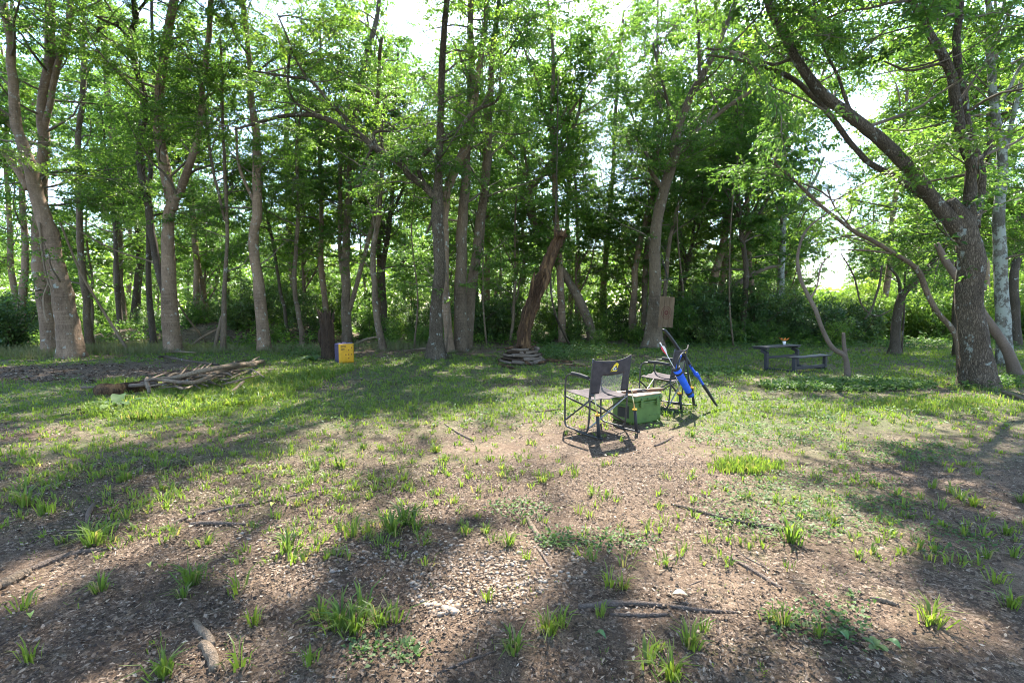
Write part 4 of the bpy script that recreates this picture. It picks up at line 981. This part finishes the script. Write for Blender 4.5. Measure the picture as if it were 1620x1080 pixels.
# broad leaves by the log: dock plants
def dock(label, u, v, size, n=6):
    p = onG(u, v); mb = MB(); root = empty('dock_plant', p); tag(root, label, 'plant')
    for i in range(n):
        a = R.uniform(0, 6.28); L = size * R.uniform(.7, 1.1); W = L * .32; m = MB(); vs = []; e = R.uniform(.5, 1.1)
        for t in np.linspace(0, 1, 7):
            wv = W * math.sin(math.pi * min(1, t * .92 + .05)) ** .7 * .5 + .004; rr = L * t * math.cos(e * .5); zz = L * (t * math.sin(e) - .75 * t * t * math.sin(e))
            c = np.array([math.cos(a) * rr, math.sin(a) * rr, zz + .02]); s = np.array([-math.sin(a), math.cos(a), 0])
            vs += [c - s * wv + [0, 0, .15 * wv], c + [0, 0, -.1 * wv], c + s * wv + [0, 0, .15 * wv]]
        q = [[3*j + k, 3*j + k + 1, 3*j + k + 4, 3*j + k + 3] for j in range(6) for k in range(2)]
        m.add(np.array(vs), q, rnd=R.random()); m.build('leaf', M['herb'], root)
    return root
dock('broad-leaved dock plant in front of the rotten log', 185, 646, .5, 8)
dock('low broad-leaved plant at the foot of the broken stump', 497, 572, .5, 10)
dock('bright broad-leaved plant left of the broken stump', 462, 556, .45, 7)
dock('small round-leaved vine plant at the bottom right', 1385, 1028, .055, 9)
dock('small leafy seedling on the reddish soil at the bottom right', 1340, 1012, .045, 5)

# hanging vines and leaning poles
def vine(label, pts, mat='twig', cat='vine', name='vine', dY=None):
    return B(label, [(a, b, c) for a, b, c, d in pts], mat, name, cat, Y=[d for a, b, c, d in pts], k=6)
def Yg(v): return float(onG(810, v)[1])
vine('long pale pole leaning from the left trunks down to the grass', [(95,352,3,16.2),(125,425,3.5,16.5),(165,495,4,17),(203,556,5,Yg(556))], 'deadwood', 'pole', 'pole')
vine('thin pole slanting down behind the twin-stemmed tree', [(100,350,2,17),(180,395,2.5,17.5),(260,425,2.5,18),(285,485,2.5,18.5),(330,546,3,Yg(546))], 'deadwood', 'pole', 'pole')
vine('pale dead twig hanging in front of the ringed trunk', [(62,352,3,14.4),(66,395,3,14.4),(74,440,3,14.3),(82,460,2,14.3)], 'deadwood', 'twig', 'hanging_twig')
vine('second pale dead twig hanging beside the ringed trunk', [(76,448,2.5,14.3),(69,470,2.5,14.3),(71,495,3,14.3),(75,511,2.5,14.3)], 'deadwood', 'twig', 'hanging_twig')
vine('dark vine drooping from the canopy right of the leaning snag', [(883,120,2,15),(881,260,2,15),(878,370,2.5,15),(871,440,3,15.2),(878,495,3.5,15.4),(902,548,4,Yg(549))], 'bark_dark')
vine('thin vine hanging above the yellow target block', [(606,160,2,15.5),(604,230,2,15.5),(601,290,2,15.5),(598,330,1.5,15.5)], 'bark_dark')
vine('looping vine hanging in the gap right of the picnic table', [(1330,400,2,13),(1352,440,2.5,13),(1362,480,2.5,13),(1385,500,2,13),(1410,490,2,13.2)], 'bark_dark')
vine('second looping vine left of the short dark forked trunk', [(1395,420,3,14),(1390,455,3.5,14),(1378,490,3,14),(1368,505,2,14)], 'bark_dark')
vine('thin upright vine beside the short dark forked trunk', [(1432,430,2.5,15.6),(1430,490,3,15.6),(1426,562,3,Yg(562))], 'bark_dark')
vine('long thin vine crossing low in front of the massive tree', [(1262,360,2,13),(1280,330,2,13),(1330,315,2,12.5),(1420,330,2,12)], 'bark_dark')
for i, (a, b, c) in enumerate([(705,560,3), (770,548,3), (1075,545,3), (1160,548,3), (655,552,3)]):
    Y = Yg(b); 
    B('thin bare sapling stem standing in the understory', [(a, b, c), (a + 6 * (-1) ** i, b - 80, c * .9), (a - 4, b - 190, c * .7), (a + 8, b - 300, c * .5)], 'bark_grey', 'sapling', 'sapling', Y=Y, group='thin sapling stems in the understory', k=6)
for (a, b, a2, b2, c) in [(690,575,640,590,4),(560,545,600,532,4),(340,552,350,500,5),(300,548,345,520,4),(640,556,700,552,3),(250,560,310,558,3)]:
    B('dead branch lying on the ground among the back trees', [(a, b, c), ((a + a2) / 2, (b + b2) / 2 - 2, c), (a2, b2, c * .5)], 'deadwood', 'branch', 'branch', zs=[0, .05, .1] if abs(b - b2) < 10 else None, Y=None if abs(b-b2) < 10 else Yg(b), group='dead branches lying among the back trees')

# ------------------------------------------------------------------ broken stump, leaning snag, log ring
def broken_stump():
    b = onG(521, 568); Y = b[1]; root = empty('broken_stump', b); tag(root, 'dark shredded upright stump snapped off beside the yellow target block', 'stump')
    mb = MB(); k = 26; th = np.linspace(0, 2 * math.pi, k, endpoint=False); lv = np.linspace(0, 1, 22); H = 1.52; vs = []
    top = H * (1 - .22 * R.random(k) ** 1.5 - .10 * (np.sin(th * 2 + 1) + 1)); top[(th > 2.6) & (th < 3.6)] += .12
    for t in lv:
        z = top * t; r = .20 * (1 + .2 * np.exp(-z / .15)) * (1 - .12 * t) * (1 + .16 * np.cos(7 * th + 2 * t) * .5 + .12 * R.normal(0, .6, k) * .5 + .12 * vnoise(np.cos(th) * 5, np.sin(th) * 5, 3.0))
        vs.append(np.stack([r * np.cos(th) - .05 * t, r * np.sin(th), z - .05], 1))
    inn = vs[-1].copy(); inn[:, :2] *= .8; vs.append(inn); low = inn.copy(); low[:, 2] -= .35; vs.append(low)
    V = np.concatenate(vs); n = len(vs); i = np.arange(n - 1)[:, None] * k; j = np.arange(k)[None]; j2 = (j + 1) % k
    mb.add(V, np.stack([i + j, i + j2, i + k + j2, i + k + j], -1).reshape(-1, 4)); mb.build('trunk', M['stumpwood'], root)
    for (a, h, dx) in [(3.1, .30, -.17), (2.6, .22, -.14), (.3, .18, .05), (4.2, .16, .0), (1.4, .2, 0.02)]:
        s = MB(); p0 = np.array([.17 * math.cos(a) - .05, .17 * math.sin(a), H * .72]); tube(s, [p0, p0 + [dx * .3, 0, .2], p0 + [dx, 0, .2 + h]], [.05, .035, .006], 6, .3, ns=3); s.build('splinter', M['stumpwood'], root)
    s = MB(); tube(s, [[-.19, -.02, .35], [-.25, -.03, .6], [-.24, -.02, .85], [-.2, 0, 1.0]], [.05, .07, .06, .02], 7, .3, ns=3); s.build('loose_bark', M['stumpwood'], root)
broken_stump()
def snag():
    Y = 13.5; pts = [(824,562,30),(828,540,27),(832,515,25),(842,480,26),(853,450,27),(862,430,25),(873,402,21),(882,382,22),(888,368,22)]
    rows = np.array([[*P(u, v, Y + (562 - v) * .002), w_ / 2 / F * Y] for u, v, w_ in pts]); rows[0, 2] = -.05
    root = empty('dead_tree', (rows[0, 0], Y, 0)); tag(root, 'leaning dead tree trunk stripped and weathered, rising from a ring of logs', 'dead tree')
    c = crom(rows, 8); mb = MB(); tube(mb, c[:, :3], c[:, 3] * (.74 - .16 * np.exp(-c[:, 2] / .8)), 44, .35, ns=1.9, ridge=.42); mb.build('trunk', M['rotwood'], root, root.location)
    a = MB(); e = crom([[*P(863,425,Y-.15), .05], [*P(868,440,Y-.2), .06], [*P(858,462,Y-.2), .05], [*P(850,480,Y-.2), .03]], 5); tube(a, e[:, :3], e[:, 3], 8, .3); 
    a.build('curled_bark', M['rotwood'], root, root.location)
    a = MB(); e = crom([[*P(846,430,Y-.1), .02], [*P(842,448,Y-.15), .05], [*P(840,470,Y-.1), .03]], 5); tube(a, e[:, :3], e[:, 3], 8, .3); a.build('bark_flap', M['rotwood'], root, root.location)
    for (du, L) in [(-8, .25), (2, .2), (7, .16)]:
        a = MB(); p0 = P(886 + du * .5, 374, Y); tube(a, [p0, p0 + [du * .008, 0, .12], p0 + [du * .012, 0, .12 + L * .5]], [.07, .05, .01], 7, .3); a.build('splinter', M['rotwood'], root, root.location)
snag()
cx, cy = (826 - 810) / F * 13.4, 13.35
lab = 'short cut log stacked in the ring round the leaning dead trunk'
rs = np.random.default_rng(4)
for layer in range(5):
    rad = .54 - .04 * layer + rs.uniform(-.04, .06)
    for s in range(6):
        a = s * math.pi / 3 + (math.pi / 6 if layer % 2 else 0) - math.pi / 2 + rs.normal(0, .06)
        if layer == 4 and s % 2: continue
        r = rs.uniform(.034, .05); L = rad * rs.uniform(.9, 1.35)
        c = np.array([cx + rad * .9 * math.cos(a), cy + rad * .9 * math.sin(a), .05 + layer * .085]); t = np.array([-math.sin(a), math.cos(a), rs.normal(0, .04)])
        mb = MB(); q = crom([[*(c - t * L / 2), r], [*(c + rs.normal(0, .012, 3)), r * 1.05], [*(c + t * L / 2), r * .9]], 4)
        tube(mb, q[:, :3], q[:, 3], 9, .15, ns=3); tag(mb.build('log', M[['stumpwood', 'stick', 'stick'][rs.integers(3)]], None, c), lab, 'log', 'cut logs ringed round the dead trunk')
for i in range(10):
    a = rs.uniform(0, 6.28); rr = rs.uniform(.1, .75); c = np.array([cx + rr * math.cos(a), cy - .1 + rr * .7 * math.sin(a), .36 + .1 * rs.random() if rr < .5 else .05]); t = rs.normal(0, 1, 3); t[2] *= .15; t /= np.linalg.norm(t)
    mb = MB(); tube(mb, [c - t * .25, c + rs.normal(0, .02, 3), c + t * .25], [.03, .04, .02], 7, .3, ns=3); tag(mb.build('bark_chunk', M['rotwood'], None, c), 'rotten bark chunk heaped on the log ring at the dead trunk', 'bark chunk', 'bark chunks on the log ring')
for (u, v, u2, v2, w_) in [(790,578,812,584,6),(864,572,905,574,6),(788,572,800,566,5),(880,577,930,580,3)]:
    B('loose log piece lying beside the log ring', [(u, v, w_), ((u+u2)/2, (v+v2)/2, w_), (u2, v2, w_ * .7)], 'rotwood', 'log', 'log', group='loose log pieces beside the ring')

# ------------------------------------------------------------------ chairs
def tb(parent, name, pts, r, mat, k=8, n=4):
    mb = MB(); c = crom(pts, n) if len(pts) > 2 else np.array(pts, float); tube(mb, c, r, k); return mb.build(name, M[mat], parent)
def sheet(fn, nu, nv, th, hole=None):
    """double-sided cloth of thickness th; fn(a, b) -> point, hole(a, b) -> True where open"""
    mb = MB(); A = np.linspace(-1, 1, nu); Bb = np.linspace(0, 1, nv)
    p = np.array([[fn(a, b) for b in Bb] for a in A]); da = np.gradient(p, axis=0); db = np.gradient(p, axis=1); n = np.cross(da, db); n /= np.linalg.norm(n, axis=2)[..., None]
    for sgn in (0, 1): pass
    top = (p + n * th / 2).reshape(-1, 3); bot = (p - n * th / 2).reshape(-1, 3); V = np.vstack([top, bot]); m = nu * nv; q = []; edges = {}
    for i in range(nu - 1):
        for j in range(nv - 1):
            if hole and hole((A[i] + A[i+1]) / 2, (Bb[j] + Bb[j+1]) / 2): continue
            f = [i * nv + j, (i+1) * nv + j, (i+1) * nv + j + 1, i * nv + j + 1]; q.append(f); q.append([x + m for x in f[::-1]])
            for a, b in zip(f, f[1:] + f[:1]): edges[(a, b)] = 1
    for (a, b) in edges:
        if (b, a) not in edges: q.append([b, a, a + m, b + m])
    mb.add(V, q); return mb
def chair(label, x, y, yaw):
    root = empty('camp_chair', (x, y, float(gh(x, y))), yaw); tag(root, label, 'camp chair', 'folding rocking camp chairs')
    for s in (-1, 1):
        X = s * .29
        fr = tb(root, 'side_frame', [(X,-.19,.655),(X,-.05,.675),(X,.14,.68),(X,.22,.665),(X,.265,.60),(X,.275,.35),(X,.275,.10),(X,.25,.045),(X,.18,.03),(X,-.08,.03),(X,-.14,.055),(X,-.165,.14),(X,-.18,.30),(X,-.185,.46)], .0115, 'tube')
        tb(root, 'armrest', [(X,-.16,.672),(X,0,.69),(X,.15,.695)], .021, 'pad')
        tb(root, 'back_post', [(X,-.17,.42),(X,-.185,.50),(X,-.205,.68),(X,-.235,.90)], .011, 'tube')
        tb(root, 'rocker_foot', [(X,.04,.016),(X,-.15,.014),(X,-.37,.022)], .013, 'tube')
        sh = tb(root, 'shock_absorber', [(X,-.345,.025),(X,-.315,.27)], .019, 'rubber')
        tb(sh, 'collar', [(X,-.3155,.268),(X,-.3135,.286)], .028, 'yellow_ring', 12)
        tb(sh, 'piston_rod', [(X,-.314,.28),(X,-.20,.50) if False else (X,-.255,.50)], .007, 'rod')
        tb(sh, 'hinge_bracket', [(X,-.26,.49),(X,-.18,.475)], .016, 'tube')
        tb(root, 'end_cap', [(X,-.365,.02),(X,-.39,.024)], .016, 'rubber')
    for (y0, zlo, zhi) in [(.262, .12, .40), (-.175, .10, .42)]:
        tb(root, 'cross_bar', [(-.285, y0, zlo), (.285, y0 - .012, zhi)], .010, 'dirtysteel'); tb(root, 'cross_bar', [(.285, y0 + .014, zlo), (-.285, y0 + .014, zhi)], .012, 'tube')
        tb(root, 'pivot', [(0, y0 - .03, (zlo + zhi) / 2), (0, y0 + .035, (zlo + zhi) / 2)], .012, 'dirtysteel')
    tb(root, 'diagonal_bar', [(-.285, .25, .12), (-.285, -.16, .41)], .009, 'tube'); tb(root, 'diagonal_bar', [(.285, .25, .12), (.285, -.16, .41)], .009, 'tube')
    st = lambda a, b: (a * .283, .27 - .46 * b, .475 - .045 * b - .045 * (1 - a * a) * (.35 + .65 * math.sin(math.pi * b)) + .006 * math.sin(9 * a + 5 * b))
    sheet(st, 17, 13, .006).build('seat', M['fabric_seat'], root)
    bk = lambda a, b: (a * .292, -.185 - .055 * b - .05 * (1 - a * a) * (.4 + .6 * b), .49 + .415 * b - .035 * b * (1 - a * a) + .02 * b * a)
    bp = sheet(bk, 25, 17, .012, hole=lambda a, b: abs(a) < .62 and b < .56); back = bp.build('backrest', M['fabric'], root)
    sheet(lambda a, b: bk(a * .62, .02 + b * .54), 9, 7, .002).build('mesh_window', M['net'], back)
    lo = MB(); n_ = np.array([0, -1, .2])
    def lp(a, b, o=.0095): return np.array(bk((a - .28) * 1.45 - .04, (b - .83) * 1.3 + .79)) + np.array([0, -o, 0])
    # printed mountain emblem on the rear of the backrest
    def poly(mb, pts, o=.0095):
        v = np.array([lp(a, b, o) for a, b in pts]); mb.add(v, None, [[0, i, i + 1] for i in range(1, len(v) - 1)])
    y_ = MB(); poly(y_, [(.16,.76),(.26,.90),(.33,.94),(.40,.92),(.34,.86),(.31,.88),(.24,.80)]); poly(y_, [(.13,.74),(.38,.735),(.42,.76),(.2,.755)], .0100); poly(y_, [(.36,.92),(.42,.90),(.40,.80),(.37,.84)], .0105); y_.build('emblem', M['logo_y'], back, smooth=False)
    w2 = MB(); poly(w2, [(.22,.79),(.28,.86),(.31,.87),(.27,.80)], .0115); poly(w2, [(.30,.78),(.33,.84),(.36,.80)], .0115); poly(w2, [(.23,.77),(.35,.77),(.35,.785),(.23,.785)], .0115); w2.build('emblem', M['logo_w'], back, smooth=False)
    return root
chair('camp chair seen from behind with a yellow and white emblem on its back', 1.04, 5.77, math.atan2(.52, .85))
chair('camp chair seen side-on behind the green cooler, holding the archery gear', 2.28, 7.16, math.atan2(.8, .6))

# ------------------------------------------------------------------ cooler, board, rifle
A = onG(1004.5, 673); ax = np.array([.83, .55, 0]); ax /= np.linalg.norm(ax); ay = np.array([-ax[1], ax[0], 0]); CY = math.atan2(ax[1], ax[0])
cc = A + ax * .26 + ay * .21; cz = float(gh(cc[0], cc[1]))
cool = empty('cooler', (cc[0], cc[1], cz), CY); tag(cool, 'olive green hard plastic cooler standing between the two camp chairs', 'cooler')
def bx(parent, name, c, s, mat, bev=.004, rot=None):
    mb = MB(); box(mb, c, s, rot, bev); return mb.build(name, M[mat], parent, smooth=False)
body = bx(cool, 'body', (0, 0, .145), (.50, .40, .29), 'green', .018)
bx(body, 'rib', (.10, -.202, .10), (.16, .008, .010), 'green', .003); bx(body, 'rib', (.19, -.202, .05), (.010, .008, .10), 'green', .003)
bx(body, 'rim', (0, 0, .275), (.52, .42, .022), 'green', .006)
lid = bx(cool, 'lid', (0, 0, .325), (.535, .435, .07), 'green', .02)
for xx in (-.16, -.04, .19): bx(lid, 'stud', (xx, -.219, .328), (.016, .008, .016), 'rubber', .003)
for xx in (-.15, .15): la = bx(cool, 'latch', (xx, -.224, .27), (.05, .014, .10), 'green', .005)
bx(cool, 'recess_shade', (-.2515, 0, .15), (.006, .20, .16), 'rubber', .002); bx(cool, 'handle', (-.270, 0, .22), (.03, .16, .022), 'green', .008)  # black plate on the flat side stands in for the handle recess's shade
for sx in (-.2, .2):
    for sy in (-.15, .15): bx(cool, 'foot', (sx, sy, .0), (.05, .05, .02), 'rubber', .004)
mb = MB(); box(mb, (0, 0, 0), (.50, .40, .014), None, .003); bo = mb.build('board', M['woodboard'], None, (0, 0, 0), smooth=False)
bo.location = (cc[0], cc[1], cz + .368); bo.rotation_euler = (0, 0, CY); tag(bo, 'thin tan wooden board lying on the cooler lid', 'board')
rz = cz + .376
rf = empty('rifle', (cc[0] + .14 * ax[0] - .05 * ay[0], cc[1] + .14 * ax[1] - .05 * ay[1], rz), CY - .10); tag(rf, 'toy-sized rifle with brown wooden stock lying across the cooler', 'rifle')
# stock shape: profile lies flat, long axis x
def slab(prof, z0, z1):
    mb = MB(); v = [(a, b, z0) for a, b in prof] + [(a, b, z1) for a, b in prof]; n = len(prof)
    mb.add(v, [[i, (i+1) % n, n + (i+1) % n, n + i] for i in range(n)], [[0, i+1, i] for i in range(1, n-1)] + [[n, n+i, n+i+1] for i in range(1, n-1)]); return mb
slab([(.22,-.075),(.225,.045),(.10,.03),(.02,.022),(-.03,.02),(-.03,-.02),(.0,-.035),(.03,-.02),(.10,-.045)], .002, .034).build('stock', M['stock'], rf, smooth=False)
slab([(.222,-.078),(.236,-.076),(.240,.046),(.226,.047)], .0, .036).build('butt_plate', M['rubber'], rf, smooth=False)
bx(rf, 'receiver', (-.13, .006, .02), (.20, .042, .03), 'steel', .006)
slab([(-.20,-.02),(-.20,.018),(-.42,.012),(-.42,-.014)], .003, .032).build('fore_end', M['stock'], rf, smooth=False)
tb(rf, 'barrel', [(-.20,.018,.022),(-.58,.018,.022)], .009, 'steel'); tb(rf, 'trigger_guard', [(-.03,-.02,.018),(-.05,-.055,.018),(-.09,-.055,.018),(-.11,-.02,.018)], .003, 'steel', 6)
bx(rf, 'front_sight', (-.57, .03, .022), (.012, .014, .006), 'steel', .001)

# ------------------------------------------------------------------ bow, quiver, arrow
lo = onG(1137, 646); hi = P(1048, 521, 6.85)
def bowpt(u, v):   # points on the line of the bow, by image position, depth interpolated
    t = (646 - v) / (646 - 521); return P(u, v, lo[1] + (hi[1] - lo[1]) * t)
bow = empty('recurve_bow', lo); tag(bow, 'recurve bow with blue riser and black limbs leaning on the far camp chair', 'bow')
def bt(parent, name, pts, rad, mat, k=8):
    r = np.array([[*(bowpt(u, v) - lo), q] for (u, v), q in zip(pts, rad)]); c = crom(r, 5) if len(r) > 2 else r; mb = MB(); tube(mb, c[:, :3], c[:, 3], k); return mb.build(name, M[mat], parent)
bt(bow, 'upper_limb', [(1048,521),(1053,524),(1064,538),(1075,554),(1085,566),(1094,580)], [.012,.022,.024,.025,.026,.022], 'blackgloss')
rs_ = bt(bow, 'riser', [(1091,576),(1096,585),(1103,594),(1108,601),(1114,611)], [.022,.020,.027,.019,.018], 'bluegloss')
bt(rs_, 'grip', [(1100,590),(1105,596)], [.034,.030], 'bluegloss')
bt(bow, 'lower_limb', [(1112,608),(1119,618),(1127,631),(1133,640),(1138,646)], [.026,.025,.020,.015,.006], 'blackgloss')
bt(bow, 'bowstring', [(1050,522),(1094,584),(1137,645)], [.002,.002,.002], 'rubber', 5)
qv = empty('quiver', P(1093, 626, 6.75)); tag(qv, 'royal blue fabric quiver hanging on the far camp chair', 'quiver')
q0 = np.array(qv.location); q1 = P(1070, 583, 6.62)
def qt(name, t0, t1, r0, r1, mat, parent=qv, k=14):
    a = (q1 - q0) * t0; b = (q1 - q0) * t1; mb = MB(); tube(mb, np.linspace(a, b, 5), np.linspace(r0, r1, 5), k, .05, ns=2); return mb.build(name, M[mat], parent)
qt('tube', 0, 1, .046, .055, 'blue'); qt('band', .82, .88, .058, .058, 'rubber'); qt('band', .10, .16, .050, .050, 'rubber'); qt('rim', .985, 1.02, .058, .058, 'blackgloss')
qr = tb(qv, 'strap', [P(1072,584,6.58)-q0, P(1073,572,6.6)-q0, P(1078,561,6.66)-q0, P(1084,560,6.72)-q0, P(1088,585,6.7)-q0, P(1090,603,6.72)-q0, P(1092,622,6.74)-q0], .013, 'rubber')
tb(qv, 'strap', [P(1070,583,6.6)-q0, P(1074,570,6.62)-q0, P(1078,562,6.64)-q0], .012, 'blue')
arr = empty('arrow', q1); tag(arr, 'arrow with red and white fletching sticking out of the quiver', 'arrow')
a0 = P(1069, 586, 6.62) - q1; a1 = P(1045, 543, 6.62) - q1
tb(arr, 'shaft', [a0, a1], .005, 'white', 6); tb(arr, 'nock', [a1 * .97, a1 * 1.03], .010, 'white', 6)
dd = (a1 - a0) / np.linalg.norm(a1 - a0)
for i, (mt, ang) in enumerate([('red', .3), ('white', 2.4), ('red', 4.5)]):
    s = Matrix.Rotation(ang, 3, Vector(dd)) @ Vector(np.cross(dd, [0, 1, 0])); s = np.array(s); b_ = a1 - dd * .05; mb = MB(); w_ = np.cross(s, dd) * .0012
    pts_ = [b_, b_ + s * .028, b_ - dd * .05 + s * .032, b_ - dd * .16]
    mb.add(np.array([p - w_ for p in pts_] + [p + w_ for p in pts_]), [[0,1,2,3],[7,6,5,4],[0,4,5,1],[1,5,6,2],[2,6,7,3],[3,7,4,0]]); mb.build('fletching', M[mt], arr, smooth=False)

# ------------------------------------------------------------------ yellow bag target
p0 = onG(545, 574); tg = empty('target_block', p0, .74); tag(tg, 'yellow and dark purple archery bag target on the ground beside the broken stump', 'archery target')
def pillow(nx, nz, w_, h_, d, puff, y0):
    return lambda a, b: (a * w_ / 2, y0 + puff * (1 - a ** 4) * (1 - (2 * b - 1) ** 4), .01 + b * h_)
W_, H_, D_ = .42, .52, .26
sheet(pillow(0, 0, W_, H_, 0, -.035, -D_ / 2), 13, 13, .006).build('front_panel', M['yellow'], tg)
sheet(pillow(0, 0, W_, H_, 0, .035, D_ / 2), 13, 13, .006).build('back_panel', M['purple'], tg)
bx(tg, 'core', (0, 0, .27), (W_ - .004, D_ - .004, H_ - .01), 'purple', .012)
tb(tg, 'handle', [(-.1, 0, .525), (-.05, 0, .56), (.05, 0, .56), (.1, 0, .525)], .012, 'purple')
bx(tg, 'top_panel', (0, 0, .532), (W_ - .02, D_ - .02, .014), 'lilac', .006)
def fy(a, b): return -D_ / 2 - .035 * (1 - a ** 4) * (1 - (2 * b - 1) ** 4) - .0055
def disc(cx_, cz_, r, mat='print'):
    m = MB(); n = 14; pts_ = [(cx_, cz_)] + [(cx_ + r * math.cos(t), cz_ + r * math.sin(t)) for t in np.linspace(0, 2 * math.pi, n, endpoint=False)]
    v = [(a * W_ / 2, fy(a, b), .01 + b * H_) for a, b in [(p / (W_ / 2), (q - .01) / H_) for p, q in pts_]]
    m.add(v, None, [[0, 1 + i, 1 + (i + 1) % n] for i in range(n)]); m.build('printed_spot', M[mat], tg)
for (a, b) in [(.05, .36), (-.03, .24), (.05, .24), (.13, .24), (.05, .14), (.14, .42)]: disc(a, b, .02)
for i, zz in enumerate([.47, .45, .43, .385, .365]):
    m = MB(); x0, x1 = -.16, (-.02 if i < 3 else -.06); v = [(x_, fy(x_ / .21, (z_ - .01) / H_) - .001, z_) for x_, z_ in [(x0, zz), (x1, zz + .012), (x1, zz + .022), (x0, zz + .010)]]
    m.add(v, [[0, 1, 2, 3]]); m.build('printed_line', M['rubber'], tg, smooth=False)

# ------------------------------------------------------------------ hanging wooden target board
bp0 = P(1052, 518, 17.6); tb_ = empty('target_board', bp0, -.12); tag(tb_, 'weathered plank target board with faded painted rings hanging beside a trunk', 'target board')
HB = 49 / F * 17.6; WB = 23 / F * 17.6
sl = .06
for i in range(3):
    m = MB(); xc = (i - 1) * WB / 3; rot = Matrix.Rotation(sl, 3, 'Y'); box(m, rot @ Vector((xc, 0, HB / 2)), (WB / 3 - .006, .04, HB * (1 - .01 * i)), rot, .004); m.build('plank', M['plank'], tb_, smooth=False)
for zz in (.18, .82):
    m = MB(); rot = Matrix.Rotation(sl, 3, 'Y'); box(m, rot @ Vector((0, .04, HB * zz)), (WB * .95, .03, .08), rot, .003); m.build('batten', M['plank'], tb_, smooth=False)
for r0, r1 in [(.235, .215), (.165, .145), (.095, .03)]:
    m = MB(); n = 40; rot = Matrix.Rotation(sl, 3, 'Y'); v = []
    for t in np.linspace(0, 2 * math.pi, n, endpoint=False):
        for r in (r0, r1): v.append(rot @ Vector((r * math.cos(t) * .75, -.024, HB * .48 + r * math.sin(t))))
    m.add([tuple(p) for p in v], [[2*i, 2*((i+1) % n), 2*((i+1) % n)+1, 2*i+1] for i in range(n)]); m.build('painted_ring', M['ring_red'], tb_, smooth=False)
for s in (-1, 1): tb(tb_, 'rope', [(s * WB * .35 + .06, .02, HB * .98), (.06, .15, HB + .7), (-.1, .4, HB + 1.6)], .008, 'pad', 5)

# ------------------------------------------------------------------ picnic bench table
pb = onG(1212, 585); yaw = math.atan2(.5, .86); pt = empty('picnic_table', pb, yaw); tag(pt, 'small dark grey picnic table with one attached bench on the grass', 'picnic table')
LEN = 1.30
for i in range(3): bx(pt, 'tabletop_slat', (LEN / 2, .02 + .125 * i, .545), (LEN + .22, .115, .03), 'table', .005)
for i in range(2): bx(pt, 'bench_slat', (LEN / 2 + .02, -.60 - .125 * i, .355), (LEN + .10, .115, .03), 'table', .005)
for xx in (.0, LEN):
    tb_pts = MB()
    bx(pt, 'table_leg', (xx, 0, .20), (.09, .075, .40), 'table', .006)
    m = MB(); box(m, (xx, .055, .435), (.088, .17, .07), Matrix.Rotation(.45, 3, 'X'), .006); m.build('leg_bracket', M['table'], pt, smooth=False)
    bx(pt, 'top_bearer', (xx, .145, .508), (.086, .36, .04), 'table', .004)
    bx(pt, 'bench_leg', (xx + .02, -.66, .168), (.09, .075, .336), 'table', .006)
    bx(pt, 'floor_rail', (xx + .01, -.33, .035), (.07, .60, .05), 'table', .005)
bx(pt, 'stretcher', (LEN / 2 + .02, -.66, .10), (LEN - .1, .05, .07), 'table', .005)
bx(pt, 'stretcher', (LEN / 2, 0.0, .30), (LEN - .1, .04, .06), 'table', .005)
ofs = np.array([math.cos(yaw) * 1.02 - math.sin(yaw) * .18, math.sin(yaw) * 1.02 + math.cos(yaw) * .18, 0])
fl = empty('flower_cup', pb + ofs + [0, 0, .561]); tag(fl, 'orange blossom in a small pale cup on the picnic table', 'flower')
m = MB(); tube(m, [(0, 0, 0), (0, 0, .05), (0, 0, .09)], [.03, .036, .042], 10); m.build('cup', M['white'], fl)
for i in range(7):
    a = i * .9; m = MB(); d = np.array([math.cos(a), math.sin(a), .35]); s = np.array([-math.sin(a), math.cos(a), 0]); c = np.array([0, 0, .10])
    m.add([c, c + d * .06 + s * .028, c + d * .12 + [0, 0, .03], c + d * .06 - s * .028, c + [0, 0, .006], c + d * .06 + s * .028 + [0,0,.006], c + d * .12 + [0, 0, .036], c + d * .06 - s * .028 + [0,0,.006]],
          [[0,1,2,3],[7,6,5,4],[0,4,5,1],[1,5,6,2],[2,6,7,3],[3,7,4,0]]); m.build('petal', M['orange'], fl, smooth=False)

# ------------------------------------------------------------------ a few lone leaves
def lone(label, u, v, L, col, name='fallen_leaf'):
    p = onG(u, v); m = MB(); a = R.uniform(0, 6.28); d = np.array([math.cos(a), math.sin(a), 0]); s = np.array([-d[1], d[0], 0]); vs = []
    for t in np.linspace(0, 1, 6):
        w_ = L * .3 * math.sin(math.pi * (t * .94 + .03)) ** .8; c = d * L * (t - .5) + np.array([0, 0, .018 + .02 * math.sin(3 * t)]); vs += [c - s * w_ + [0, 0, .006], c, c + s * w_ + [0, 0, .008]]
    m.add(np.array(vs), [[3*j + k, 3*j + k + 1, 3*j + k + 4, 3*j + k + 3] for j in range(5) for k in range(2)]); o = m.build(name, col, None, (0, 0, 0)); o.location = p.tolist(); tag(o, label, 'leaf')
ly = plain('yellow_leaf', (.38,.42,.08), .5); lp_ = plain('pale_wood_chip', (.55,.50,.33), .7); lg = plain('green_leaf', (.09,.17,.05), .45)
lone('yellow-green fallen leaf on the litter at the lower left', 49, 981, .045, ly); lone('pale cream bark chip right of the split bark slab', 1076, 948, .075, lp_, 'bark_chip')
lone('round green leaf lying on the soil at the bottom right', 1333, 1012, .06, lg); lone('green leaf beside the round one at the bottom right', 1412, 1027, .06, lg)
lone('small yellow leaf on the litter left of centre', 236, 901, .04, ly); lone('green leaf lying above the yellow grass at lower left', 432, 803, .06, ly); lone('small green leaf on the litter in the lower middle', 950, 1013, .05, lg)
print('tris', sum(sum(len(p.vertices) - 2 for p in me.polygons) if len(me.polygons) < 3000 else len(me.polygons) * 2 for me in bpy.data.meshes))
